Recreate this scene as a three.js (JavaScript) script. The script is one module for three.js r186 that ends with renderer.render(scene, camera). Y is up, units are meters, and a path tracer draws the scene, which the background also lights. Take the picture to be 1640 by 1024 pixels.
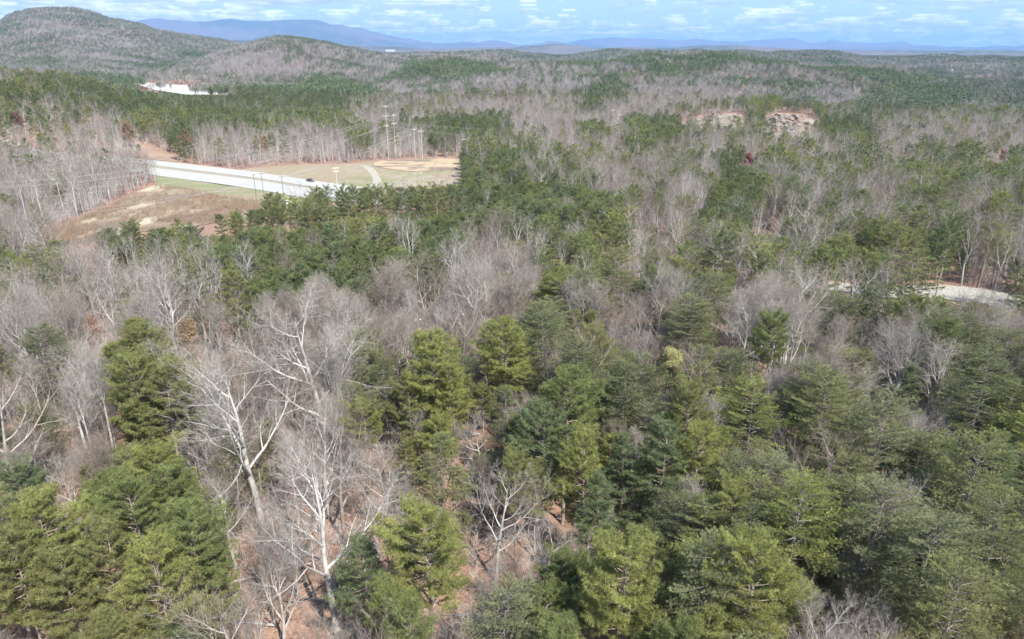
import * as THREE from 'three';
import { mergeGeometries } from 'three/addons/utils/BufferGeometryUtils.js';

// ---------------------------------------------------------------- camera, sky, sun, exposure
const F = 1129, EYE = 55, PITCH = 21.03 * Math.PI / 180;
const scene = new THREE.Scene();
const camera = new THREE.PerspectiveCamera(2 * Math.atan(512 / F) * 180 / Math.PI, 1640 / 1024, 0.5, 90000);
camera.position.set(0, EYE, 0);
camera.rotation.set(-PITCH, 0, 0);
const renderer = new THREE.WebGLRenderer({ antialias: true });
renderer.toneMapping = THREE.LinearToneMapping;
renderer.toneMappingExposure = 2.1;
renderer.shadowMap.enabled = true;

const SUN_EL = 50 * Math.PI / 180, SUN_AZ = 34 * Math.PI / 180;      // behind the camera, over its right shoulder
const sunDir = new THREE.Vector3(Math.sin(SUN_AZ) * Math.cos(SUN_EL), Math.sin(SUN_EL), Math.cos(SUN_AZ) * Math.cos(SUN_EL));
const sun = new THREE.DirectionalLight(new THREE.Color().setRGB(1, 0.95, 0.86), 5.0);
sun.position.copy(sunDir).multiplyScalar(900).add(new THREE.Vector3(0, 0, -300));
sun.target.position.set(0, 0, -300);
sun.castShadow = true;
sun.shadow.mapSize.set(4096, 4096);
Object.assign(sun.shadow.camera, { left: -600, right: 600, top: 600, bottom: -600, near: 1, far: 3000 });
scene.add(sun, sun.target);

// ---------------------------------------------------------------- noise and random numbers
function rng(a) { a = (a * 2654435761) >>> 0; return () => { a = (a + 0x6D2B79F5) | 0; let t = Math.imul(a ^ (a >>> 15), 1 | a); t = (t + Math.imul(t ^ (t >>> 7), 61 | t)) ^ t; return ((t ^ (t >>> 14)) >>> 0) / 4294967296; }; }
function hash(i, j, s) { let h = Math.imul(i, 374761393) + Math.imul(j, 668265263) + Math.imul(s, 1274126177) | 0; h = Math.imul(h ^ (h >>> 13), 1274126177); return ((h ^ (h >>> 16)) >>> 0) / 4294967296; }
function vn(x, y, s = 0) {
  const i = Math.floor(x), j = Math.floor(y); let u = x - i, v = y - j; u = u * u * (3 - 2 * u); v = v * v * (3 - 2 * v);
  const a = hash(i, j, s), b = hash(i + 1, j, s), c = hash(i, j + 1, s), d = hash(i + 1, j + 1, s);
  return a + (b - a) * u + (c - a) * v + (a - b - c + d) * u * v;
}
function fbm(x, y, s = 0, o = 4) { let t = 0, a = 0.5, n = 0; for (let k = 0; k < o; k++) { t += a * vn(x, y, s + k * 17); n += a; a *= 0.5; x = x * 2.03 + 11.3; y = y * 2.03 + 5.7; } return t / n; }
const lerp = (a, b, t) => a + (b - a) * t, clamp = (x, a = 0, b = 1) => Math.min(b, Math.max(a, x));
const smooth = (a, b, x) => { const t = clamp((x - a) / (b - a)); return t * t * (3 - 2 * t); };
function prof(list, x) {                                             // smooth interpolation through [x, y] points
  const n = list.length; if (x <= list[0][0]) return list[0][1]; if (x >= list[n - 1][0]) return list[n - 1][1];
  let k = 0; while (list[k + 1][0] < x) k++;
  const t = (x - list[k][0]) / (list[k + 1][0] - list[k][0]); return lerp(list[k][1], list[k + 1][1], t * t * (3 - 2 * t) * 0.6 + t * 0.4);
}

// ---------------------------------------------------------------- sky: clear blue with low broken cloud, thicker to the left of the view
{
  const W = 4096, Hh = 2048, data = new Float32Array(W * Hh * 4);
  for (let r = 0; r < Hh; r++) {
    const el = ((r + 0.5) / Hh - 0.5) * Math.PI, sy = Math.sin(el), ce = Math.cos(el), g = Math.pow(clamp(sy), 0.42);
    const base = [lerp(0.64, 0.13, g), lerp(0.81, 0.35, g), lerp(0.99, 0.78, g)];
    for (let c = 0; c < W; c++) {
      const k = (r * W + c) * 4; let R = base[0], G = base[1], B = base[2];
      if (el > 0.002) {
        const az = ((c + 0.5) / W - 0.5) * 2 * Math.PI, dx = Math.cos(az) * ce, dz = Math.sin(az) * ce;
        const d = 1.35 / (sy + 0.012), px = dx * d, pz = dz * d;     // a layer of cloud 1.35 km up
        const cover = fbm(px / 24 + 7.2, pz / 24 + 3.1, 91, 2) + 0.13 - 0.46 * smooth(-0.1, 0.4, Math.sin(az + 1.72)) + 0.2 * smooth(0.15, -0.6, Math.sin(az + 1.72));
        const o = el < 0.35 ? 4 : 3;
        for (let q = 3; q >= 0; q--) {                               // slices of the cloud from its top down to its base, the base nearest
          const dq = (1.35 + q * 0.11) / (sy + 0.012), X = dx * dq, Z = dz * dq, n = fbm(X / 1.1, Z / 1.1, 5, o), den = smooth(0.0, 0.09, n - (0.655 + q * 0.022 - cover * 0.34));
          if (den > 0) { const lit = clamp(q * 0.27 + (fbm(X / 0.5, Z / 0.5, 33, 2) - 0.5) * 0.9), a = den * 0.7; R = lerp(R, lerp(0.44, 1.7, lit), a); G = lerp(G, lerp(0.52, 1.7, lit), a); B = lerp(B, lerp(0.64, 1.7, lit), a); }
        }
      }
      data[k] = R; data[k + 1] = G; data[k + 2] = B; data[k + 3] = 1;
    }
  }
  const sky = new THREE.DataTexture(data, W, Hh, THREE.RGBAFormat, THREE.FloatType);
  sky.mapping = THREE.EquirectangularReflectionMapping; sky.magFilter = THREE.LinearFilter; sky.minFilter = THREE.LinearFilter; sky.needsUpdate = true;
  scene.background = sky; scene.environment = sky;
}
scene.backgroundIntensity = 0.68; scene.environmentIntensity = 0.68;
scene.fog = new THREE.FogExp2(new THREE.Color().setRGB(0.30, 0.55, 1.0), 4.6e-5);

// ---------------------------------------------------------------- where a point of the land lies in the view, and back
const CP = Math.cos(PITCH), SP = Math.sin(PITCH);
function toPx(x, y, z) { const dy = y - EYE, f = -z * CP - dy * SP, u = -z * SP + dy * CP; return f > 0.1 ? [820 + F * x / f, 512 - F * u / f, f] : [-1e4, 1e4, 0]; }
function rayOf(px, py) { const a = (px - 820) / F, b = (512 - py) / F; return [a, b * CP - SP, -(CP + b * SP)]; }
const K = CP * CP / F;                                              // slope for one pixel near the horizon

// ---------------------------------------------------------------- the lie of the land
const RIDGES = [                                                    // distance, front width, back width, tree height on it, crest line
  [720, 150, 190, 17, [[-300, 96], [0, 103], [50, 108], [130, 118], [190, 134], [240, 149], [300, 162], [360, 165], [450, 170], [540, 182], [620, 210], [700, 250]]],
  [1850, 430, 330, 18, [[200, 140], [300, 104], [340, 94], [380, 84], [420, 77], [450, 75], [480, 77], [520, 81], [560, 86], [640, 93], [720, 100], [820, 120]]],
  [3600, 1250, 900, 18, [[-500, 85], [-200, 78], [-60, 60], [0, 46], [40, 31], [70, 25], [100, 22], [130, 23], [150, 27], [190, 37], [230, 44], [260, 52], [300, 57], [340, 62], [420, 74], [520, 90]]],
  [1350, 210, 150, 18, [[560, 150], [640, 116], [700, 105], [800, 100], [900, 103], [960, 108], [1050, 102], [1150, 108], [1250, 117], [1350, 128], [1450, 134], [1700, 142]]],
  [2900, 380, 330, 18, [[500, 100], [620, 92], [760, 88], [860, 87], [940, 90], [1000, 88], [1100, 92], [1200, 90], [1400, 96], [1800, 99]]],
  [2050, 210, 210, 18, [[640, 118], [760, 104], [860, 99], [940, 103], [1040, 100], [1130, 101], [1230, 104], [1320, 112], [1420, 110], [1540, 120], [1800, 124]]],
  [760, 55, 110, 6, [[1020, 225], [1070, 200], [1100, 182], [1140, 176], [1200, 178], [1250, 174], [1300, 178], [1340, 196], [1400, 225]]],
  [9000, 1500, 1500, 0, [[-400, 74], [200, 70], [420, 66], [560, 72], [700, 80], [820, 80], [860, 75], [885, 72], [920, 74], [960, 79], [1080, 80], [1130, 77], [1180, 76], [1230, 79], [1300, 82], [1400, 83], [2000, 84]]],
  [22000, 3400, 3500, 0, [[-700, 66], [0, 50], [180, 48], [228, 40], [250, 37], [290, 38], [330, 39], [380, 34], [400, 36], [440, 36], [475, 33], [510, 34], [540, 40], [575, 45], [600, 52], [625, 58], [650, 63], [690, 68], [720, 68], [760, 69], [795, 66], [830, 73], [900, 80]]],
  [28000, 3400, 4500, 0, [[560, 80], [760, 74], [860, 72], [880, 69], [905, 70], [930, 68], [970, 65], [1000, 65], [1040, 67], [1080, 69], [1120, 67], [1180, 70], [1230, 67], [1270, 66], [1300, 71], [1330, 68], [1352, 72], [1400, 72], [1440, 70], [1462, 73], [1520, 76], [1560, 77], [1600, 75], [1640, 76], [2200, 72]]],
];
const BASE = [[0, 0], [120, 0], [250, -4], [400, -10], [800, -14], [1100, -18], [1700, -24], [2500, -26], [4000, -22], [7000, -45], [12000, -70], [18000, -70], [45000, -70]];
function H(x, z) {
  const d = Math.hypot(x, z);
  let y = prof(BASE, d);
  const flat = smooth(60, 160, x) + smooth(260, 200, d) + smooth(520, 640, d);
  const nk = clamp(flat);
  y += nk * ((fbm(x / 90, z / 90, 3, 3) - 0.5) * 7 + smooth(700, 1300, d) * (fbm(x / 460, z / 460, 8, 3) - 0.5) * lerp(92, 30, smooth(1400, 2400, d)));
  if (d > 5000) y += smooth(5000, 9000, d) * (fbm(x / 2200, z / 2200, 21, 3) - 0.5) * 90;
  if (z < -20 && d > 300) {
    const px = 820 + F * x / (-z) / CP * 0.999 * (1);              // column of the view near the horizon
    for (const [d0, wf, wb, th, line] of RIDGES) {
      const q = (d - d0) / (d < d0 ? wf : wb); if (Math.abs(q) > 2.6) continue;
      const top = EYE + d0 * K * ((78 - prof(line, px)) * (d0 > 25000 ? 1.3 : 1) + (d0 > 12000 ? (fbm(px / 26, 4.5, 31, 4) - 0.5) * 6 : d0 === 1350 || d0 === 2050 || d0 === 2900 ? (fbm(px / 110, d0 * 0.37, 35, 3) - 0.5) * 20 : 0)) - th, b0 = prof(BASE, d0);
      const rough = 1 + (fbm(x / (d0 * 0.07), z / (d0 * 0.07), 40, 4) - 0.5) * (d0 > 12000 ? 0.16 : 0.28) * smooth(0, 1.0, Math.abs(q) + 0.15);
      if (top > b0) y += (top - b0) * Math.exp(-q * q) * rough;
    }
  }
  return y;
}
function ground(px, py, lift = 0) {                                 // where a line of sight meets the land (or a height above it)
  const [a, b, c] = rayOf(px, py), l = Math.hypot(a, c); let d0 = 15;
  for (let d = 15; d < 12000; d += Math.max(1.2, d * 0.01)) {
    const t = d / l; if (EYE + b * t < H(a * t, c * t) + lift) { let lo = d0, hi = d; for (let k = 0; k < 14; k++) { const m = (lo + hi) / 2, s = m / l; EYE + b * s < H(a * s, c * s) + lift ? hi = m : lo = m; } const s = hi / l; return new THREE.Vector3(a * s, H(a * s, c * s), c * s); }
    d0 = d;
  }
  return null;
}

// ---------------------------------------------------------------- naming
const counts = {};
function numbered(n) { counts[n] = (counts[n] || 0) + 1; return counts[n] === 1 ? n : n + '_' + String(counts[n] - 1).padStart(3, '0'); }
function tag(o, label, category, group, kind) { Object.assign(o.userData, { label, category }); if (group) o.userData.group = group; if (kind) o.userData.kind = kind; return o; }
function put(name, geo, mat, parent = scene) { const m = new THREE.Mesh(geo, mat); m.name = parent === scene ? numbered(name) : name; m.castShadow = m.receiveShadow = true; parent.add(m); return m; }
function base(name, p, turn = 0) { const g = new THREE.Group(); g.name = numbered(name); g.position.copy(p); g.rotation.y = turn; scene.add(g); return g; }

// ---------------------------------------------------------------- materials
const rgb = (r, g, b) => new THREE.Color().setRGB(r, g, b);
function noiseTex(n, fn, srgb = true) {
  const d = new Uint8Array(n * n * 4);
  for (let j = 0; j < n; j++) for (let i = 0; i < n; i++) { const c = fn(i / n, j / n, i, j), k = (j * n + i) * 4; for (let q = 0; q < 3; q++) d[k + q] = clamp(c[q]) * 255; d[k + 3] = 255; }
  const t = new THREE.DataTexture(d, n, n); t.wrapS = t.wrapT = THREE.RepeatWrapping; t.magFilter = THREE.LinearFilter; t.minFilter = THREE.LinearMipmapLinearFilter; t.generateMipmaps = true; if (srgb) t.colorSpace = THREE.SRGBColorSpace; t.needsUpdate = true; return t;
}
function wrapN(u, v, f, s, o = 3) {                                 // noise that tiles over 0..1
  let t = 0, a = 0.5, n = 0;
  for (let k = 0; k < o; k++) { const x = u * f, y = v * f, i = Math.floor(x), j = Math.floor(y); let p = x - i, q = y - j; p = p * p * (3 - 2 * p); q = q * q * (3 - 2 * q); const h = (e, g) => hash(((e % f) + f) % f, ((g % f) + f) % f, s + k); t += a * lerp(lerp(h(i, j), h(i + 1, j), p), lerp(h(i, j + 1), h(i + 1, j + 1), p), q); n += a; a *= 0.6; f *= 2; }
  return t / n;
}
const litterTex = noiseTex(1024, (u, v, i, j) => {                  // fallen leaves: many small flecks of tan, rust and grey
  const f = wrapN(u, v, 128, 1, 2), g = wrapN(u, v, 24, 5, 3), h = hash(i >> 1, j >> 1, 7), q = hash(i >> 2, (j + (i >> 3)) >> 1, 9);
  const t = 0.5 + (f - 0.5) * 0.9 + (h - 0.5) * 0.5;
  let c = [0.58 + t * 0.34, 0.46 + t * 0.32, 0.40 + t * 0.30];
  if (q > 0.8) c = [0.86, 0.80, 0.74]; else if (q < 0.16) c = [0.60, 0.38, 0.28];
  const k = 0.80 + g * 0.36; return [c[0] * k, c[1] * k, c[2] * k];
});
const litterBump = noiseTex(512, (u, v, i, j) => { const t = wrapN(u, v, 64, 11, 4) * 0.7 + hash(i, j, 3) * 0.3; return [t, t, t]; }, false);
const grassTex = noiseTex(512, (u, v, i, j) => { const f = wrapN(u, v, 96, 21, 2), g = wrapN(u, v, 12, 25, 3), h = hash(i, j >> 1, 27); const t = 0.84 + (f - 0.5) * 0.34 + (g - 0.5) * 0.28 + (h - 0.5) * 0.2; return [t, t, t * 0.97]; });
const paveTex = noiseTex(512, (u, v, i, j) => { const f = wrapN(u, v, 16, 31, 4), h = hash(i, j, 33); const t = 0.86 + (f - 0.5) * 0.18 + (h - 0.5) * 0.10; return [t, t, t * 0.985]; });
const std = o => new THREE.MeshStandardMaterial({ roughness: 0.95, metalness: 0, ...o });
const M = {
  ground: std({ vertexColors: true, map: litterTex, bumpMap: litterBump, bumpScale: 0.12 }),
  far: std({ vertexColors: true }),
  grass: std({ vertexColors: true, map: grassTex, bumpMap: litterBump, bumpScale: 0.15 }),
  pave: std({ color: rgb(0.47, 0.455, 0.435), map: paveTex }),
  gravel: std({ color: rgb(0.44, 0.415, 0.375), map: grassTex }),
  paint: std({ color: rgb(0.8, 0.8, 0.78) }), yellow: std({ color: rgb(0.65, 0.48, 0.12) }),
  bark: std({ vertexColors: true }),
  wood: std({ color: rgb(0.55, 0.53, 0.49) }), dark: std({ color: rgb(0.06, 0.06, 0.06), roughness: 0.5 }),
  darkPole: std({ color: rgb(0.15, 0.13, 0.11) }), wire: std({ color: rgb(0.42, 0.42, 0.42), roughness: 0.5 }),
  carBlack: new THREE.MeshPhysicalMaterial({ color: rgb(0.02, 0.02, 0.025), roughness: 0.3, clearcoat: 1 }),
  carWhite: new THREE.MeshPhysicalMaterial({ color: rgb(0.8, 0.8, 0.8), roughness: 0.35, clearcoat: 1 }),
  glass: new THREE.MeshPhysicalMaterial({ color: rgb(0.03, 0.04, 0.05), roughness: 0.08 }),
  lamp: std({ color: rgb(0.75, 0.74, 0.7), roughness: 0.2 }), white: std({ color: rgb(0.55, 0.54, 0.53) }), roof: std({ color: rgb(0.3, 0.29, 0.29) }),
  rock: std({ vertexColors: true }),
};
const leafMat = (c = rgb(1, 1, 1)) => new THREE.MeshPhysicalMaterial({ color: c, vertexColors: true, roughness: 0.95, transmission: 0.48, thickness: 0, specularIntensity: 0.25 });
// the colours of each kind of tree: words for them, and the colour
const TONES = {
  pine: [['yellow-green', [0.282, 0.298, 0.098]], ['mid-green', [0.206, 0.238, 0.088]], ['dark green', [0.150, 0.184, 0.074]], ['blue-green', [0.178, 0.222, 0.110]], ['olive-green', [0.238, 0.248, 0.098]]],
  feather: [['grey-green', [0.245, 0.260, 0.142]], ['olive-green', [0.250, 0.264, 0.115]], ['bright green', [0.275, 0.302, 0.100]], ['dusky green', [0.188, 0.210, 0.102]]],
  bare: [['pale grey', [0.43, 0.41, 0.385]], ['ash-grey', [0.36, 0.342, 0.325]], ['brownish', [0.335, 0.29, 0.258]], ['whitish', [0.46, 0.44, 0.415]], ['dark brown', [0.25, 0.215, 0.19]]],
};
const toneMat = { pine: TONES.pine.map(t => leafMat(rgb(...t[1]))), feather: TONES.feather.map(t => leafMat(rgb(...t[1]))), bare: TONES.bare.map(t => std({ vertexColors: true, color: rgb(...t[1]) })) };
const plainLeaf = leafMat(), plainBark = M.bark;

// ---------------------------------------------------------------- ground sheets
function sheet(r0, r1, first, grow, step, name, mat, colour, uvM) {
  const rs = [r0]; while (rs[rs.length - 1] < r1) { const r = rs[rs.length - 1]; rs.push(Math.min(r1, r + Math.max(first, r * grow))); }
  const az = []; for (let a = -180; a < -52; a += 4) az.push(a); for (let a = -52; a < 52; a += step) az.push(a); for (let a = 52; a <= 180; a += 4) az.push(a); az.push(180);
  const P = [], C = [], U = [], I = [], n = az.length;
  for (const r of rs) for (const a of az) {
    const x = r * Math.sin(a * Math.PI / 180), z = -r * Math.cos(a * Math.PI / 180);
    P.push(x, H(x, z), z); U.push(x / uvM, z / uvM); C.push(...colour(x, z, r));
  }
  for (let i = 0; i < rs.length - 1; i++) for (let j = 0; j < n - 1; j++) { const a = i * n + j, b = a + 1, c = a + n, d = c + 1; I.push(a, b, c, b, d, c); }
  const g = new THREE.BufferGeometry(); g.setAttribute('position', new THREE.Float32BufferAttribute(P, 3)); g.setAttribute('color', new THREE.Float32BufferAttribute(C, 3)); g.setAttribute('uv', new THREE.Float32BufferAttribute(U, 2)); g.setIndex(I); g.computeVertexNormals();
  return put(name, g, mat);
}
const mixc = (a, b, t) => [lerp(a[0], b[0], t), lerp(a[1], b[1], t), lerp(a[2], b[2], t)];
function litterColour(x, z) {
  const a = fbm(x / 22, z / 22, 51, 3), b = fbm(x / 60, z / 60, 55, 3), c = fbm(x / 6, z / 6, 57, 2);
  let q = mixc([0.48, 0.42, 0.378], [0.56, 0.51, 0.475], smooth(0.35, 0.65, a)); q = mixc(q, [0.50, 0.365, 0.29], smooth(0.52, 0.75, b) * 0.8); q = mixc(q, [0.40, 0.36, 0.32], smooth(0.5, 0.75, c) * 0.7); return q;
}
function woodsColour(x, z, s) { const a = fbm(x / s, z / s, 61, 4), b = fbm(x / (s * 0.13), z / (s * 0.13), 67, 3); return mixc(mixc([0.105, 0.088, 0.080], [0.045, 0.058, 0.036], smooth(0.48, 0.62, a)), [0.14, 0.122, 0.112], smooth(0.5, 0.75, b) * 0.6); }
tag(sheet(2, 7200, 2.5, 0.012, 0.4, 'ground', M.ground, (x, z) => litterColour(x, z), 9), 'forest floor of tan and rust coloured fallen leaves', 'ground', null, 'structure');
tag(sheet(7200, 14500, 60, 0.012, 0.2, 'hills', M.far, (x, z) => woodsColour(x, z, 700), 100), 'low wooded hills rolling away to the far mountains', 'hills', null, 'structure');
tag(sheet(14500, 42000, 200, 0.014, 0.2, 'mountains', M.far, (x, z) => woodsColour(x, z, 1800), 100), 'long blue mountain ranges along the horizon', 'mountains', null, 'structure');

// ---------------------------------------------------------------- clearings: laid on the land between a far edge and a near edge
const CLEAR = [];
function atX(cols, x) { if (x < cols[0][0] || x > cols[cols.length - 1][0]) return null; let k = 0; while (k < cols.length - 2 && cols[k + 1][0] < x) k++; const t = (x - cols[k][0]) / (cols[k + 1][0] - cols[k][0]); return [lerp(cols[k][1], cols[k + 1][1], t), lerp(cols[k][2], cols[k + 1][2], t)]; }
function lay(name, cols, lift, mat, colour, uvM, nu, nv, rough = 0) {
  const P = [], C = [], U = [], I = [], x0 = cols[0][0], x1 = cols[cols.length - 1][0];
  for (let i = 0; i <= nu; i++) {
    const x = lerp(x0, x1, i / nu), [t, b] = atX(cols, x), A = ground(x, t), B = ground(x, b);
    for (let j = 0; j <= nv; j++) { const s = j / nv; let X = lerp(A.x, B.x, s), Z = lerp(A.z, B.z, s); if (rough) { X += (fbm(X / 7, Z / 7, 71) - 0.5) * rough; Z += (fbm(X / 7, Z / 7, 73) - 0.5) * rough; } P.push(X, H(X, Z) + lift, Z); U.push(X / uvM, Z / uvM); C.push(...(colour ? colour(X, Z, s) : [1, 1, 1])); }
  }
  for (let i = 0; i < nu; i++) for (let j = 0; j < nv; j++) { const a = i * (nv + 1) + j, b = a + 1, c = a + nv + 1, d = c + 1; I.push(a, b, c, b, d, c); }
  const g = new THREE.BufferGeometry(); g.setAttribute('position', new THREE.Float32BufferAttribute(P, 3)); g.setAttribute('color', new THREE.Float32BufferAttribute(C, 3)); g.setAttribute('uv', new THREE.Float32BufferAttribute(U, 2)); g.setIndex(I); g.computeVertexNormals();
  return put(name, g, mat);
}
const tan = [0.38, 0.30, 0.205], dry = [0.40, 0.335, 0.25], green = [0.24, 0.27, 0.115], rust = [0.29, 0.19, 0.125], pale = [0.62, 0.53, 0.40], brush = [0.22, 0.175, 0.14];
const meadowC = (x, z) => mixc(mixc(tan, green, smooth(0.45, 0.68, fbm(x / 26, z / 26, 81, 3)) * 0.6), dry, smooth(0.5, 0.7, fbm(x / 9, z / 9, 83, 3)));
const fieldC = (x, z) => { let q = mixc(tan, rust, smooth(0.45, 0.6, fbm(x / 14, z / 14, 85, 3))); q = mixc(q, brush, smooth(0.5, 0.68, fbm(x / 12, z / 12, 87, 4)) * 0.8); return mixc(q, pale, smooth(0.6, 0.75, fbm(x / 8, z / 20, 89, 3))); };
const C_MEADOW = [[375, 274, 290], [400, 271, 300], [450, 266, 312], [500, 264, 310], [560, 263, 306], [600, 259, 306], [650, 256, 305], [700, 254, 304], [742, 256, 300]];
const C_FIELD = [[45, 389, 394], [100, 362, 396], [140, 343, 392], [180, 327, 382], [215, 310, 374], [255, 294, 368], [300, 299, 364], [360, 311, 356], [420, 327, 348], [455, 332, 345]];
const C_VERGE = [[250, 280, 296], [300, 288, 302], [360, 298, 316], [420, 305, 333], [470, 312, 338], [520, 318, 336]];
const C_FARC = [[-40, 212, 217], [8, 224, 229], [60, 239, 244], [110, 248, 253], [180, 253, 259], [251, 258, 266], [340, 268, 277], [420, 278, 287], [480, 287, 297], [540, 296, 305], [620, 306, 314]];
const C_NEARC = [[-40, 219, 226], [8, 231, 237], [60, 246, 251], [110, 255, 261], [180, 261, 269], [256, 271, 283], [340, 281, 294], [420, 291, 306], [480, 301, 317], [540, 309, 325], [620, 318, 332]];
const C_MEDIAN = [[-40, 216, 220], [8, 228, 232], [60, 243, 247], [110, 252, 256], [180, 258, 262], [256, 265, 272], [340, 276, 282], [420, 286, 292], [480, 296, 302], [540, 304, 310], [620, 313, 319]];
const C_BANK = [[222, 232, 240], [240, 234, 256], [262, 244, 258], [285, 253, 261]];
const C_LOT = [[200, 130, 134], [225, 132, 138], [250, 135, 146], [300, 138, 153], [340, 143, 153], [366, 147, 153]];
const C_GRAVEL = [[1300, 452, 462], [1360, 456, 470], [1420, 462, 480], [1480, 458, 478], [1520, 459, 482], [1560, 463, 488], [1600, 470, 494], [1660, 478, 502]];
const C_YARD = [[1018, 380, 386], [1030, 375, 393], [1052, 378, 394], [1070, 388, 396]];
const C_SOIL = [[955, 413, 419], [968, 409, 423], [985, 410, 422], [996, 413, 419]];
CLEAR.push(C_MEADOW, C_FIELD, C_VERGE, C_FARC, C_NEARC, C_MEDIAN, C_BANK, C_LOT, C_GRAVEL, C_YARD, C_SOIL);
const cut = (c, x) => c.filter(q => q[0] <= x);
CLEAR.push([[590, 178, 190], [615, 176, 188]], [[640, 198, 206], [665, 200, 212], [692, 205, 214]], [[1082, 200, 206], [1115, 188, 206], [1195, 182, 204]], [[1220, 200, 210], [1245, 182, 213], [1300, 185, 217], [1314, 204, 216]]);
const OPENV = [[[45, 389, 391], [100, 365, 384], [140, 345, 374], [180, 328, 363], [215, 312, 357], [255, 296, 351], [300, 300, 347], [360, 312, 344], [420, 328, 337]], ...CLEAR.slice(0, 11).filter(c => ![C_FIELD, C_YARD, C_MEADOW, C_VERGE, C_FARC, C_NEARC, C_MEDIAN].includes(c)), cut(C_FARC, 545).filter(q => q[0] > 240), cut(C_NEARC, 490).filter(q => q[0] > 240), cut(C_MEDIAN, 490).filter(q => q[0] > 240), C_VERGE.filter(q => q[0] <= 420), [[375, 274, 290], [400, 271, 296], [500, 264, 302], [560, 263, 304], [600, 259, 304], [660, 256, 302], [742, 256, 296]]];
tag(lay('meadow', C_MEADOW, 0.22, M.grass, meadowC, 6, 70, 40, 3), 'mown tan and green meadow beyond the highway', 'field', null, 'structure');
tag(lay('field', C_FIELD, 0.20, M.grass, fieldC, 6, 90, 36, 4), 'dry brown hillside field on the near side of the highway', 'field', null, 'structure');
tag(lay('grass_verge', C_VERGE, 0.26, M.grass, (x, z) => mixc(mixc([0.25, 0.28, 0.12], tan, smooth(0.45, 0.62, fbm(x / 22, z / 5, 93, 3))), dry, 0.2), 6, 60, 14), 'pale green grass verge along the near carriageway', 'verge', null, 'structure');
tag(lay('median_strip', C_MEDIAN, 0.30, M.grass, (x, z) => mixc([0.36, 0.33, 0.29], dry, fbm(x / 7, z / 7, 95, 3)), 6, 120, 4), 'narrow grey strip between the two carriageways', 'median', null, 'structure');
const roadFar = tag(lay('highway_road', C_FARC, 0.38, M.pave, null, 8, 140, 6), 'far carriageway of the pale divided highway', 'road', null, 'structure');
const roadNear = tag(lay('highway_road', C_NEARC, 0.38, M.pave, null, 8, 140, 6), 'near carriageway of the pale divided highway', 'road', null, 'structure');
tag(lay('road_bank', C_BANK, 0.24, M.grass, (x, z) => mixc(rust, [0.5, 0.36, 0.28], fbm(x / 6, z / 6, 97, 3)), 6, 20, 20, 3), 'bare reddish earth bank above the highway', 'bank', null, 'structure');

tag(lay('gravel_lot', C_LOT, 1.2, std({ color: rgb(0.62, 0.61, 0.58), map: paveTex }), null, 30, 40, 10, 0), 'bright white cleared lot in the far valley', 'lot', null, 'structure');
tag(lay('gravel_road', C_GRAVEL, 0.35, M.gravel, null, 7, 70, 8, 1.5), 'white gravel road among the pines', 'road', null, 'structure');
tag(lay('yard', C_YARD, 0.35, std({ color: rgb(0.52, 0.48, 0.42), map: grassTex }), null, 7, 24, 12, 3), 'small pale clearing among bare trees', 'clearing', null, 'structure');
tag(lay('soil_patch', C_SOIL, 0.4, M.grass, (x, z) => mixc([0.62, 0.30, 0.18], [0.66, 0.42, 0.30], fbm(x / 3, z / 3, 99, 3)), 5, 16, 10, 2), 'small patch of bare orange soil', 'soil', null, 'structure');
tag(lay('soil_bank', [[588, 178, 189], [600, 176, 188], [618, 178, 186]], 1.0, M.grass, (x, z) => mixc([0.30, 0.19, 0.135], [0.34, 0.26, 0.19], fbm(x / 8, z / 8, 101, 3)), 8, 14, 8, 0), 'orange brown cleared bank behind the tall poles', 'bank', null, 'structure');
tag(lay('soil_bank', [[634, 196, 203], [660, 198, 212], [694, 205, 215]], 1.0, M.grass, (x, z) => mixc([0.33, 0.22, 0.15], [0.38, 0.28, 0.20], fbm(x / 8, z / 8, 103, 3)), 8, 20, 10, 0), 'light brown cleared slope beside the pole pairs', 'bank', null, 'structure');
{ // the track: two pale ruts with dry grass between them
  const pts = [[582, 266], [590, 270], [597, 277], [602, 285], [604, 292], [600, 299], [592, 307]].map(p => ground(...p)), curve = new THREE.CatmullRomCurve3(pts), strip = (off, w, lift, mat, name, parent) => { const P = [], I = [], U = [], n = 60; for (let k = 0; k <= n; k++) { const p = curve.getPoint(k / n), t = curve.getTangent(k / n), sx = -t.z, sz = t.x, l = Math.hypot(sx, sz), e = w * (0.5 + 0.12 * (vn(k * 0.5, off, 9) - 0.5)); for (const q of [off - e, off + e]) { const X = p.x + sx / l * q, Z = p.z + sz / l * q; P.push(X, H(X, Z) + lift, Z); U.push(X / 5, Z / 5); } if (k) { const a = 2 * k; I.push(a - 2, a - 1, a, a - 1, a + 1, a); } } const g = new THREE.BufferGeometry(); g.setAttribute('position', new THREE.Float32BufferAttribute(P, 3)); g.setAttribute('uv', new THREE.Float32BufferAttribute(U, 2)); g.setIndex(I); g.computeVertexNormals(); return put(name, g, mat, parent); };
  const tr = tag(strip(0, 4.4, 0.30, std({ color: rgb(0.50, 0.43, 0.33), map: grassTex }), 'farm_track'), 'pale two-rut gravel track curving across the meadow', 'track', null, 'structure');
  for (const o of [-1.1, 1.1]) strip(o, 1.3, 0.33, M.gravel, 'rut', tr);
}
tag(lay('scraped_ground', [[598, 262, 267], [612, 258, 270], [660, 256, 276], [700, 254, 274], [740, 257, 272]], 0.42, M.grass, (x, z) => mixc([0.56, 0.42, 0.29], brush, smooth(0.5, 0.66, fbm(x / 14, z / 6, 105, 4)) * 0.85), 6, 50, 20, 2), 'scraped tan and dark brown earth along the meadow edge', 'soil', null, 'structure');
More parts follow.
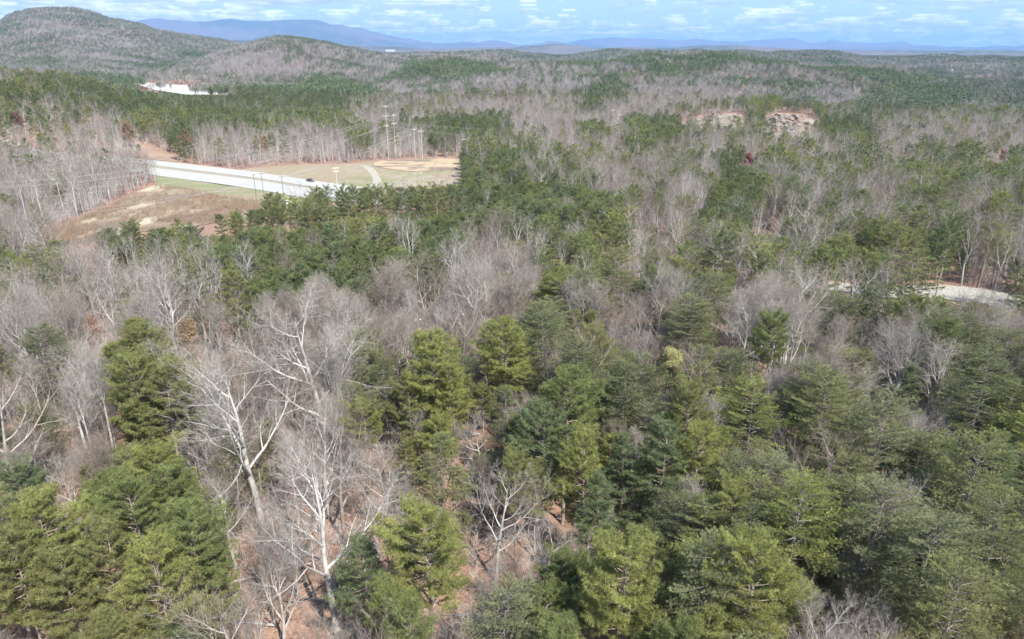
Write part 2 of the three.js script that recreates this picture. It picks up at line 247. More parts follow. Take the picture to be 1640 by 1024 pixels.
{ // edge lines and lane dashes of both carriageways
  const line = (cols, s, w, dash, mat, name) => {
    const P = [], I = []; let on = 0, last = null, run = 0;
    for (let x = cols[0][0]; x < cols[cols.length - 1][0]; x += 0.8) {
      const [t, b] = atX(cols, x), A = ground(x, t), B = ground(x, b), p = A.clone().lerp(B, s), across = B.sub(A).setY(0).normalize().multiplyScalar(w / 2);
      if (last) run += p.distanceTo(last); last = p.clone();
      if (dash && run % 12 > 4) { on = 0; continue; }
      const k = P.length / 3, y = H(p.x, p.z) + 0.40; P.push(p.x - across.x, y, p.z - across.z, p.x + across.x, y, p.z + across.z); if (on) I.push(k - 2, k - 1, k, k - 1, k + 1, k); on = 1;
    }
    const g = new THREE.BufferGeometry(); g.setAttribute('position', new THREE.Float32BufferAttribute(P, 3)); g.setIndex(I); g.computeVertexNormals(); return [name, g, mat];
  };
  for (const [road, cols] of [[roadFar, C_FARC], [roadNear, C_NEARC]]) for (const a of [[cols, 0.12, 0.2, 0, M.yellow, 'edge_line'], [cols, 0.5, 0.2, 1, M.paint, 'lane_dashes'], [cols, 0.88, 0.2, 0, M.paint, 'edge_line']]) { const [n, g, m] = line(...a); put(n, g, m, road); }
}

// ---------------------------------------------------------------- geometry collector
class GB {
  constructor() { this.p = []; this.n = []; this.c = []; this.i = []; }
  tube(pts, rad, sides, col, cap) {
    const k0 = this.p.length / 3, T = new THREE.Vector3(), A = new THREE.Vector3(), B = new THREE.Vector3();
    for (let i = 0; i < pts.length; i++) {
      T.subVectors(pts[Math.min(i + 1, pts.length - 1)], pts[Math.max(0, i - 1)]).normalize();
      A.set(T.y, T.z, -T.x).cross(T).normalize(); B.crossVectors(T, A);
      const tip = i === pts.length - 1 && !cap, c = typeof col === 'function' ? col(i / (pts.length - 1)) : col;
      for (let s = 0; s < sides; s++) {
        const a = s / sides * 2 * Math.PI, nx = A.x * Math.cos(a) + B.x * Math.sin(a), ny = A.y * Math.cos(a) + B.y * Math.sin(a), nz = A.z * Math.cos(a) + B.z * Math.sin(a), r = rad[i];
        this.p.push(pts[i].x + nx * r, pts[i].y + ny * r, pts[i].z + nz * r); this.n.push(nx, ny, nz); this.c.push(...c);
        if (tip) break;
      }
    }
    for (let i = 0; i < pts.length - 1; i++) { const a = k0 + i * sides, last = i === pts.length - 2 && !cap; for (let s = 0; s < sides; s++) { const s2 = (s + 1) % sides; if (last) this.i.push(a + s, a + s2, a + sides); else this.i.push(a + s, a + s2, a + sides + s, a + s2, a + sides + s2, a + sides + s); } }
  }
  tri(a, b, c, col) {
    const k = this.p.length / 3, ux = b.x - a.x, uy = b.y - a.y, uz = b.z - a.z, vx = c.x - a.x, vy = c.y - a.y, vz = c.z - a.z;
    let nx = uy * vz - uz * vy, ny = uz * vx - ux * vz, nz = ux * vy - uy * vx; const l = Math.hypot(nx, ny, nz) || 1; nx /= l; ny /= l; nz /= l;
    this.p.push(a.x, a.y, a.z, b.x, b.y, b.z, c.x, c.y, c.z); for (let q = 0; q < 3; q++) { this.n.push(nx, ny, nz); this.c.push(...col); } this.i.push(k, k + 1, k + 2);
  }
  spike(o, d, len, w, col, r) {                                     // one needle or twig blade
    const q = V(r() - 0.5, r() - 0.5, r() - 0.5).cross(d).normalize().multiplyScalar(w / 2), e = o.clone().addScaledVector(d, len), m = o.clone().addScaledVector(d, len * 0.12);
    this.tri(m.clone().sub(q), m.clone().add(q), e, col);
  }
  geo() { const g = new THREE.BufferGeometry(); g.setAttribute('position', new THREE.Float32BufferAttribute(this.p, 3)); g.setAttribute('normal', new THREE.Float32BufferAttribute(this.n, 3)); g.setAttribute('color', new THREE.Float32BufferAttribute(this.c, 3)); g.setIndex(this.i); return g; }
  get tris() { return this.i.length / 3; }
}
const V = (x = 0, y = 0, z = 0) => new THREE.Vector3(x, y, z);
const unit = r => { const y = r() * 2 - 1, a = r() * 6.283, q = Math.sqrt(1 - y * y); return V(Math.cos(a) * q, y, Math.sin(a) * q); };
function tilt(d, ang, az, r) { const a = V(d.y, d.z, -d.x).cross(d).normalize(), b = V().crossVectors(d, a); return d.clone().multiplyScalar(Math.cos(ang)).addScaledVector(a, Math.sin(ang) * Math.cos(az)).addScaledVector(b, Math.sin(ang) * Math.sin(az)).normalize(); }
function along(pts, s) { const t = clamp(s) * (pts.length - 1), i = Math.min(pts.length - 2, Math.floor(t)); return [pts[i].clone().lerp(pts[i + 1], t - i), pts[i + 1].clone().sub(pts[i]).normalize()]; }
const grey = (r, a = 0.86, b = 0.28) => { const t = a + r() * b; return [t, t * (0.985 + r() * 0.02), t * (0.97 + r() * 0.03)]; };

// ---------------------------------------------------------------- leafless broadleaf trees
// o: height, radius, fork (height of first limbs), open (limb angle), limbs, detail 0..2, leaf ([colour, share])
function bareTree(seed, o) {
  const r = rng(seed), T = new GB(), limbs = [], twigs = new GB(), leaves = new GB(), d = o.detail;
  const nSub = [8, 6, 4][d], nBr = [8, 5, 3][d], nTw = [7, 4, 3][d], wTw = [0.012, 0.021, 0.042][d], rMin = [0.009, 0.015, 0.026][d];
  const bend = (p, dir, len, n, up, wob) => { const pts = [p.clone()], D = dir.clone(); for (let k = 0; k < n; k++) { D.add(unit(r).multiplyScalar(wob)); D.y += up; D.normalize(); pts.push(pts[k].clone().addScaledVector(D, len / n)); } return pts; };
  const taper = (r0, r1, n) => Array.from({ length: n }, (_, i) => lerp(r0, r1, Math.pow(i / (n - 1), 0.8)));
  const twigCol = () => { const t = 0.48 + r() * 0.40; return [t, t * 0.935, t * 0.88]; };
  const leafAt = (p) => { if (!o.leaf || r() > o.leaf[1]) return; for (let k = 0; k < 4; k++) { const c = o.leaf[0], t = 0.75 + r() * 0.5, q = p.clone().addScaledVector(unit(r), 0.25); leaves.spike(q, unit(r), 0.24 + r() * 0.14 + d * 0.2, 0.16 + d * 0.16, [c[0] * t, c[1] * t, c[2] * t], r); } };
  const spray = (p, dir, len, depth) => {                            // branchlet with its twigs
    const pts = bend(p, dir, len, d ? 1 : 2, 0.06, 0.16), c = twigCol();
    twigs.tube(pts, taper(Math.max(rMin, len * 0.010), rMin * 0.6, pts.length), 3, c);
    for (let k = 0; k < nTw; k++) { const [q, t] = along(pts, 0.15 + 0.85 * (k + r()) / nTw), e = tilt(t, 0.35 + r() * 0.5, r() * 6.28, r); e.y += 0.12; e.normalize(); const l = len * (0.35 + r() * 0.45); twigs.spike(q, e, l, wTw * (0.8 + r() * 0.6), twigCol(), r); leafAt(q.clone().addScaledVector(e, l)); if (d === 0) { twigs.spike(q.clone().addScaledVector(e, l * 0.4), tilt(e, 0.6, r() * 6.28, r), l * 0.5, wTw, twigCol(), r); } }
    leafAt(pts[pts.length - 1]);
  };
  const branch = (G, p, dir, len, rad) => {
    const pts = bend(p, dir, len, d ? 2 : 4, 0.07, 0.20), c = grey(r, 0.8, 0.3);
    G.tube(pts, taper(Math.max(rMin, rad), rMin, pts.length), d ? 3 : 4, c);
    for (let k = 0; k < nBr; k++) { const s = 0.2 + 0.8 * (k + r() * 0.9) / nBr, [q, t] = along(pts, s); spray(q, tilt(t, 0.4 + r() * 0.5, r() * 6.28, r), len * (0.42 + r() * 0.3) * (1.1 - s * 0.45)); }
    spray(pts[pts.length - 1], pts[pts.length - 1].clone().sub(pts[pts.length - 2]).normalize(), len * 0.4);
  };
  const tp = bend(V(0, -0.6, 0), V((r() - 0.5) * 0.08 + (o.lean || 0), 1, (r() - 0.5) * 0.08).normalize(), o.height * 0.93, 9, 0.05, o.wobble ?? 0.05), tc = grey(r, 0.9, 0.2);
  const tr = tp.map((_, i) => { const s = i / 9; return Math.max(rMin, o.radius * (s < 0.1 ? 1.18 - s * 1.8 : 1) * (s < o.fork ? 1 - s * 0.35 : lerp(1 - o.fork * 0.35, 0.10, (s - o.fork) / (1 - o.fork)))); });
  const fine = d ? tp : Array.from({ length: 28 }, (_, i) => along(tp, i / 27)[0]), fr = d ? tr : fine.map((_, i) => { const u = i / 27 * 9, k = Math.min(8, Math.floor(u)); return lerp(tr[k], tr[k + 1], u - k) * (0.95 + hash(i, seed, 8) * 0.1); });
  T.tube(fine, fr, [8, 6, 4][d], s => { const t = 0.84 + (hash(Math.floor(s * 60), seed, 5) - 0.5) * 0.42; return [tc[0] * t, tc[1] * t, tc[2] * t]; });
  for (let k = 0; k < o.limbs; k++) {
    const s = lerp(o.fork, 0.97, Math.pow((k + r() * 0.7) / o.limbs, 0.9)), [p, t] = along(tp, s), G = d === 0 ? new GB() : twigs;
    const L = o.height * (o.reach || 0.36) * (1.12 - (s - o.fork) / (1.02 - o.fork) * 0.78) * (0.75 + r() * 0.5), rad = Math.max(rMin * 1.5, o.radius * lerp(0.62, 0.18, (s - o.fork) / (1 - o.fork)) * (0.7 + r() * 0.4));
    const pts = bend(p, tilt(t, o.open * (0.75 + r() * 0.5), k * 2.4 + r(), r), L, d ? 4 : 7, o.rise ?? 0.10, 0.16), c = grey(r);
    G.tube(pts, taper(rad, rMin, pts.length), [6, 4, 3][d], c);
    for (let m = 0; m < nSub; m++) { const u = 0.22 + 0.78 * (m + r() * 0.9) / nSub, [q, e] = along(pts, u); branch(G, q, tilt(e, 0.45 + r() * 0.55, m * 2.4 + r() * 1.5, r), L * (0.40 + r() * 0.25) * (1.08 - u * 0.55), rad * (1 - u) * 0.55 + rMin); }
    branch(G, pts[pts.length - 1], pts[pts.length - 1].clone().sub(pts[pts.length - 2]).normalize(), L * 0.32, rMin * 1.4);
    if (d === 0) limbs.push(G);
  }
  return { trunk: T, limbs, crown: twigs, leaves: o.leaf ? leaves : null, height: o.height };
}
function shrub(seed, h, detail) {
  const r = rng(seed), G = new GB();
  for (let k = 0; k < 6; k++) {
    const d = V((r() - 0.5) * 1.1, 1, (r() - 0.5) * 1.1).normalize(), p0 = V((r() - 0.5) * 0.7, -0.1, (r() - 0.5) * 0.7), L = h * (0.6 + r() * 0.5), pts = [p0, p0.clone().addScaledVector(d, L * 0.5), p0.clone().addScaledVector(d, L).add(V((r() - 0.5) * 0.6, 0, (r() - 0.5) * 0.6))];
    const c = grey(r, 0.7, 0.4); G.tube(pts, [0.035, 0.022, 0.01], 3, c);
    for (let m = 0; m < (detail ? 7 : 12); m++) { const [q, t] = along(pts, 0.25 + 0.75 * r()), e = tilt(t, 0.5 + r() * 0.5, r() * 6.28, r), l = L * (0.2 + r() * 0.25); G.spike(q, e, l, detail ? 0.03 : 0.018, grey(r, 0.65, 0.5), r); for (let s = 0; s < 3; s++) G.spike(q.clone().addScaledVector(e, l * (0.25 + r() * 0.5)), tilt(e, 0.7, r() * 6.28, r), l * 0.6, detail ? 0.024 : 0.014, grey(r, 0.65, 0.5), r); }
  }
  return G;
}

// ---------------------------------------------------------------- pines
// o: height, crown (share of height that is crown), wide (crown radius), branches, tufts (per metre), needle length and width, count, flat (feathery plumes), detail
function pineTree(seed, o) {
  const r = rng(seed), T = new GB(), L = new GB(), d = o.detail, h = o.height, c0 = 1 - o.crown;
  const tp = []; let x = 0, z = 0; for (let k = 0; k <= 8; k++) { tp.push(V(x, -0.5 + (h + 0.2) * k / 8, z)); x += (r() - 0.5) * 0.28; z += (r() - 0.5) * 0.28; }
  const bc = o.bark || [0.30, 0.24, 0.20];
  T.tube(tp, tp.map((_, i) => lerp(h * 0.0125, 0.025, Math.pow(i / 8, 0.9))), [7, 5, 4][d], s => { const t = 0.8 + hash(Math.floor(s * 30), seed, 2) * 0.45; return [bc[0] * t, bc[1] * t, bc[2] * t]; });
  const tuft = (p, ax, R, tone) => {
    for (let k = 0; k < o.count; k++) {
      const dir = o.flat ? ax.clone().multiplyScalar(1.1).add(unit(r).multiplyScalar(0.75)) : ax.clone().multiplyScalar(0.55).add(unit(r)); if (o.flat) dir.y = dir.y * 0.55 + 0.12; else dir.y += 0.25; dir.normalize();
      const t = tone * (0.72 + r() * 0.56); L.spike(p, dir, R * (0.7 + r() * 0.5), o.wide2 * (0.8 + r() * 0.4), [t * (0.94 + r() * 0.14), t, t * (0.9 + r() * 0.15)], r);
    }
  };
  const lump = r() * 10;
  const n = o.branches;
  for (let k = 0; k < n; k++) {
    const t = Math.pow((k + r() * 0.8) / n, 0.92), y = lerp(c0, 0.985, t), [p] = along(tp, y), az = (o.whorl ? Math.floor(k / o.whorl) * 0.9 + (k % o.whorl) * 6.283 / o.whorl : k * 2.4) + (r() - 0.5) * 0.7;
    const shape = o.cone ? Math.pow(1 - t, 0.66) * (0.8 + 0.2 * t) + 0.07 : Math.pow(1 - t, 0.34) * (0.46 + 0.54 * smooth(0, 0.45, t)) + 0.09;
    const lob = 0.50 + 0.95 * vn(Math.cos(az) * 1.5 + lump, Math.sin(az) * 1.5 + t * 3.6, 7), len = Math.max(0.35, o.wide * shape * (0.78 + r() * 0.4) * lob);
    const el = o.flat ? lerp(-0.06, 0.5, t * t) + (r() - 0.5) * 0.22 : lerp(-0.05, 0.78, Math.pow(t, 1.5)) + (r() - 0.5) * 0.5, dir = V(Math.cos(az) * Math.cos(el), Math.sin(el), Math.sin(az) * Math.cos(el));
    const m = d ? 2 : 4, pts = [p]; const D = dir.clone(); for (let q = 0; q < m; q++) { D.y += o.flat ? 0.05 : 0.13; D.add(unit(r).multiplyScalar(0.08)).normalize(); pts.push(pts[q].clone().addScaledVector(D, len / m)); }
    if (d < 2) T.tube(pts, pts.map((_, i) => lerp(0.018 + len * 0.011, 0.01, i / m)), d ? 3 : 4, [bc[0] * 0.8, bc[1] * 0.8, bc[2] * 0.8]);
    const tone = 0.8 + r() * 0.4, nb = Math.max(2, Math.round(len * o.tufts * 0.5));
    for (let b = 0; b < nb; b++) {
      const s = (o.flat ? 0.28 : 0.42) + (o.flat ? 0.72 : 0.58) * (b + r() * 0.8) / nb, [q, e] = along(pts, s), side = b % 2 ? 1 : -1, bl = (len * 0.36 * (1.15 - s) + 0.35) * (0.7 + r() * 0.6);
      const lat = V(-e.z, 0, e.x).normalize().multiplyScalar(side); const bd = e.clone().multiplyScalar(0.75).addScaledVector(lat, 0.8); bd.y += o.flat ? (r() - 0.5) * 0.12 : (r() - 0.25) * 0.7; bd.normalize();
      const nt = Math.max(1, Math.round(bl * o.tufts * 0.62)); if (d === 0) L.spike(q, bd, bl, 0.02, [0.7, 0.6, 0.45], r);
      for (let u = 0; u < nt; u++) tuft(q.clone().addScaledVector(bd, bl * (u + 0.6 + r() * 0.4) / nt), bd, o.needle * (0.8 + r() * 0.4), tone * (0.72 + r() * 0.56));
    }
    tuft(pts[pts.length - 1], D, o.needle, tone); { const na = Math.round(len * o.tufts * 0.7); for (let b = 0; b < na; b++) { const [q, e] = along(pts, 0.3 + 0.7 * (b + r()) / na); q.y += 0.05; tuft(q, e.clone().add(V(0, 0.8, 0)).normalize(), o.needle * (0.8 + r() * 0.4), tone * (0.9 + r() * 0.2)); } }
  }
  for (let k = 0; k < 4; k++) tuft(along(tp, 0.93 + k * 0.02)[0], V(0, 1, 0), o.needle, 1);
  if (d < 2 && !o.cone) for (let k = 0; k < 7; k++) { const [p] = along(tp, c0 * (0.5 + 0.5 * r())), a = r() * 6.28, e = V(Math.cos(a), 0.1, Math.sin(a)).normalize(); T.tube([p, p.clone().addScaledVector(e, 0.6 + r() * 1.3)], [0.025, 0.008], 3, [0.36, 0.32, 0.29]); }
  return { trunk: T, limbs: [], crown: L, height: h };
}

// ---------------------------------------------------------------- one set of shapes for every kind of tree and every distance
const KIND = {
  bare: { name: 'bare_tree', word: 'bare tree', cat: 'bare tree', group: 'leafless trees of the wood' },
  pine: { name: 'pine_tree', word: 'pine', cat: 'pine tree', group: 'green pines of the wood' },
  feather: { name: 'plumed_pine_tree', word: 'feathery pine', cat: 'feathery pine', group: 'feathery pines of the wood' },
};
const SHAPES = { bare: [[], [], []], pine: [[], [], []], feather: [[], [], []] };
for (let d = 0; d < 3; d++) {
  const B = (s, o) => SHAPES.bare[d].push(bareTree(s, { ...o, detail: d }));
  B(11, { height: 21, radius: 0.34, fork: 0.30, open: 0.88, limbs: [10, 8, 6][d], reach: 0.48, rise: 0.12, wobble: 0.08 });   // broad oak
  B(12, { height: 21, radius: 0.28, fork: 0.40, open: 0.55, limbs: [10, 8, 6][d], reach: 0.36, rise: 0.14 });
  B(13, { height: 20, radius: 0.20, fork: 0.52, open: 0.50, limbs: [9, 7, 5][d], reach: 0.26, rise: 0.14 });              // tall slender pole
  B(14, { height: 17, radius: 0.17, fork: 0.38, open: 0.60, limbs: [8, 7, 5][d], reach: 0.34, rise: 0.13 });
  B(15, { height: 13, radius: 0.12, fork: 0.28, open: 0.70, limbs: [8, 6, 5][d], reach: 0.38, rise: 0.11, wobble: 0.08 });  // young understorey
  B(16, { height: 20, radius: 0.30, fork: 0.22, open: 0.48, limbs: [10, 8, 6][d], reach: 0.46, rise: 0.15, wobble: 0.09 }); // fan from a low fork
  const nb = [72, 44, 24][d], P = (s, o) => SHAPES.pine[d].push(pineTree(s, { branches: nb, tufts: [4.8, 2.9, 1.5][d], needle: [0.38, 0.50, 0.85][d], wide2: [0.040, 0.095, 0.28][d], count: [20, 13, 10][d], detail: d, ...o }));
  P(21, { height: 19, crown: 0.58, wide: 4.3 }); P(22, { height: 18, crown: 0.66, wide: 3.6 }); P(23, { height: 20, crown: 0.48, wide: 4.8 }); P(24, { height: 14, crown: 0.80, wide: 2.9, cone: 1 }); P(25, { height: 17, crown: 0.52, wide: 3.9 }); P(26, { height: 18, crown: 0.42, wide: 4.4 }); P(27, { height: 16, crown: 0.70, wide: 3.2 });
  const Q = (s, o) => SHAPES.feather[d].push(pineTree(s, { branches: [84, 48, 24][d], whorl: 5, flat: 1, tufts: [5.2, 2.9, 1.5][d], needle: [0.36, 0.55, 0.95][d], wide2: [0.034, 0.095, 0.30][d], count: [17, 12, 9][d], detail: d, bark: [0.22, 0.19, 0.165], ...o }));
  Q(31, { height: 20, crown: 0.72, wide: 5.2 }); Q(32, { height: 18, crown: 0.78, wide: 4.6, cone: 1 }); Q(33, { height: 21, crown: 0.66, wide: 5.6 }); Q(34, { height: 15, crown: 0.84, wide: 3.7, cone: 1 }); Q(35, { height: 19, crown: 0.6, wide: 5.0 }); Q(36, { height: 17, crown: 0.75, wide: 4.9 });
}
let triangles = 0;
for (const k in SHAPES) for (const set of SHAPES[k]) for (const s of set) {
  for (const q of [s.trunk, s.crown, ...s.limbs]) { triangles += q.tris; }
  s.g = { trunk: s.trunk.geo(), crown: s.crown.geo(), limbs: s.limbs.map(l => l.geo()) };
  s.all = mergeGeometries([mergeGeometries([s.g.trunk, ...s.g.limbs]), s.g.crown], true);
}
console.log('tree triangles', triangles);

// ---------------------------------------------------------------- what grows where: runs of kinds along rows of the view (B bare, b thin bare wood, P pine, D dense dark pine, F feathery, M and m mixed, . open)
const ROWS = [
  [60, '0-1640m'], [80, '0-1640m'], [100, '0-640m 640-800M 800-1640m'],
  [120, '0-240P 240-370. 370-480m 480-560M 560-640m 640-700M 700-940m 940-1000D 1000-1240m 1240-1640M'],
  [140, '0-600D 600-920m 920-1000D 1000-1180B 1180-1380m 1380-1560D 1560-1640M'],
  [160, '0-160M 160-560D 560-640m 640-720m 720-920B 920-960D 960-1080B 1080-1200M 1200-1320P 1320-1370m 1370-1520D 1520-1640M'],
  [180, '0-60M 60-200m 200-560P 560-640B 640-820D 820-1000B 1000-1085D 1085-1195. 1195-1222D 1222-1312. 1312-1400D 1400-1640m'],
  [200, '0-60m 60-262B 262-310D 310-560B 560-600P 600-690B 690-820D 820-925B 925-970P 970-1000B 1000-1110P 1110-1220m 1220-1318b 1318-1400D 1400-1640B'],
  [220, '0-90m 90-265B 265-312D 312-640B 640-740B 740-860M 860-1000B 1000-1060P 1060-1160B 1160-1300m 1300-1640m'],
  [240, '0-245B 245-740B 740-860D 860-940M 940-1140m 1140-1200D 1200-1280M 1280-1500M 1500-1640M'],
  [280, '0-235B 235-740. 740-900D 900-940P 940-1080m 1080-1135B 1135-1220D 1220-1300M 1300-1440m 1440-1640M'],
  [300, '0-235B 235-505. 505-740P 740-900D 900-940P 940-1080m 1080-1135B 1135-1220D 1220-1300M 1300-1440m 1440-1640M'],
  [320, '0-140B 140-360. 360-600P 600-860D 860-1000P 1000-1060b 1060-1125B 1125-1200D 1200-1300M 1300-1480m 1480-1640M'],
  [360, '0-60B 60-160. 160-760D 760-860B 860-920P 920-1000M 1000-1160m 1160-1200P 1200-1260m 1260-1400M 1400-1480P 1480-1560D 1560-1640m'],
  [400, '0-110P 110-280B 280-325P 325-700D 700-860B 860-950P 950-1000b 1000-1160M 1160-1200B 1200-1260P 1260-1340M 1340-1440P 1440-1525D 1525-1640M'],
  [440, '0-60m 60-400B 400-600D 600-860B 860-960P 960-1040m 1040-1160P 1160-1240B 1240-1320M 1320-1400m 1400-1640M'],
  [480, '0-560B 560-600M 600-860B 860-980F 980-1060B 1060-1160F 1160-1290B 1290-1460F 1460-1640M'],
  [520, '0-560B 560-640M 640-780B 780-840P 840-980F 980-1060B 1060-1200F 1200-1260P 1260-1340m 1340-1470B 1470-1640F'],
  [560, '0-165B 165-300P 300-560B 560-640F 640-745P 745-840b 840-1000F 1000-1100b 1100-1240F 1240-1290B 1290-1400F 1400-1440B 1440-1500P 1500-1640F'],
  [600, '0-40P 40-160B 160-305P 305-560B 560-660F 660-760P 760-860b 860-955P 955-1045F 1045-1120b 1120-1440F 1440-1500P 1500-1640F'],
  [640, '0-40P 40-160B 160-305P 305-540b 540-640M 640-760P 760-860F 860-960P 960-1060F 1060-1150P 1150-1210b 1210-1480F 1480-1540B 1540-1640F'],
  [680, '0-180B 180-300P 300-650b 650-735F 735-840b 840-1100P 1100-1200F 1200-1280b 1280-1480F 1480-1560B 1560-1640F'],
  [720, '0-140b 140-300P 300-660b 660-720F 720-790b 790-1100P 1100-1180F 1180-1260B 1260-1640F'],
  [760, '0-60P 60-120b 120-325P 325-660b 660-700F 700-780b 780-1000P 1000-1050b 1050-1100P 1100-1590F 1590-1640b'],
  [800, '0-115P 115-345P 345-620b 620-700P 700-960b 960-1080b 1080-1640F'],
  [840, '0-110P 110-370P 370-612b 612-735P 735-880b 880-920F 920-1080P 1080-1160F 1160-1300P 1300-1420m 1420-1640F'],
  [880, '0-60P 60-110b 110-360P 360-610b 610-760P 760-880b 880-1080P 1080-1300P 1300-1400B 1400-1640F'],
  [920, '0-40P 40-130b 130-330P 330-605b 605-760P 760-890b 890-1300P 1300-1420B 1420-1640F'],
  [960, '0-150b 150-330P 330-600b 600-760P 760-880b 880-1300P 1300-1420B 1420-1540F 1540-1640b'],
].map(([y, s]) => [y, s.split(' ').map(q => { const m = q.match(/(\d+)-(\d+)(.)/); return [+m[1], +m[2], m[3]]; })]);
function typeAt(px, py) { if (px < -250 || px > 1890) return 'm'; px = clamp(px, 1, 1639); let k = 0; while (k < ROWS.length - 1 && ROWS[k + 1][0] <= py) k++; for (const [a, b, t] of ROWS[k][1]) if (px >= a && px < b) return t; return 'm'; }
// for each code: share of ground cells that carry a tree, then share of pine, feathery pine (the rest is bare)
const MIX = { B: [0.76, 0.04, 0.02], b: [0.46, 0.05, 0.04], P: [0.84, 0.80, 0.03], D: [0.9, 0.92, 0], F: [0.92, 0.08, 0.70], M: [0.75, 0.44, 0.08], m: [0.76, 0.26, 0.03], '.': [0, 0, 0] };
function inClear(px, py, m = 0, L = CLEAR) { for (const c of L) { const q = atX(c, px); if (q && py > q[0] - m && py < q[1] + m) return q; } return null; }

const TREES = [];                                                   // {kind, shape, x, y, z, s, turn, tone, d, mark}
const SPOT = new Map(), cellOf = (x, z) => Math.round(x / 5) + ',' + Math.round(z / 5);
function claim(t, rad) { TREES.push(t); const k = cellOf(t.x, t.z); if (!SPOT.has(k)) SPOT.set(k, []); SPOT.get(k).push([t.x, t.z, rad]); }
function free(x, z, rad) { const i = Math.round(x / 5), j = Math.round(z / 5); for (let a = -2; a <= 2; a++) for (let b = -2; b <= 2; b++) for (const [X, Z, R] of SPOT.get((i + a) + ',' + (j + b)) || []) if (Math.hypot(X - x, Z - z) < Math.max(rad, R)) return false; return true; }
// trees the photograph shows singly: bare ones by foot and top, pines by top and height
const heroBare = [
  [12, 612, 465, 0, 3, 'leaning white oak'], [292, 605, 424, 5, 3, 'tall fan-topped white oak'], [525, 738, 468, 0, 3, 'great forked white oak'], [428, 862, 575, 0, 0, 'heavy-limbed oak'],
  [546, 1030, 735, 0, 3, 'wide-armed white oak'], [155, 778, 585, 2, 3, 'slim twin-poled white tree'], [165, 782, 600, 2, 3, null], [795, 935, 765, 0, 0, 'low spreading oak'], [635, 556, 418, 5, 3, 'round fan tree'],
  [765, 604, 412, 5, 0, 'broad fan tree'], [1020, 580, 478, 5, 3, 'lone fan tree'], [1352, 1024, 890, 5, 0, 'vase-shaped bare tree'], [455, 1040, 880, 5, 0, 'many-stemmed pale tree'], [226, 464, 372, 2, 3, null], [214, 462, 376, 2, 3, null],
  [1222, 778, 705, 5, 0, 'small gap tree'], [1400, 600, 520, 5, 0, 'wide grey fan tree'], [1370, 596, 530, 5, 0, null], [1520, 752, 682, 5, 1, 'grey fan tree'], [665, 752, 672, 0, 1, null], [770, 772, 695, 0, 0, null],
  [345, 848, 680, 3, 0, null], [188, 566, 430, 1, 3, 'thin-crowned white tree'], [85, 720, 560, 2, 0, null], [55, 760, 610, 2, 0, null], [690, 640, 520, 2, 1, null], [880, 700, 560, 1, 1, null], [940, 905, 790, 3, 0, null], [705, 835, 730, 3, 1, null], [370, 760, 600, 3, 1, null], [590, 830, 700, 4, 2, null],
  [105, 350, 262, 2, 3, null], [125, 352, 250, 2, 0, null], [75, 375, 268, 2, 3, null], [48, 380, 262, 2, 0, null], [515, 266, 216, 2, 3, null], [418, 262, 214, 2, 3, null], [480, 264, 214, 2, 3, null], [445, 263, 210, 1, 3, null],
  [1115, 372, 300, 5, 3, null], [1210, 400, 330, 5, 3, null], [1180, 500, 420, 5, 3, null], [1265, 385, 305, 1, 0, null], [900, 470, 380, 5, 0, null], [830, 430, 335, 5, 0, null], [1300, 620, 540, 5, 0, null], [1155, 590, 520, 3, 1, null],
];
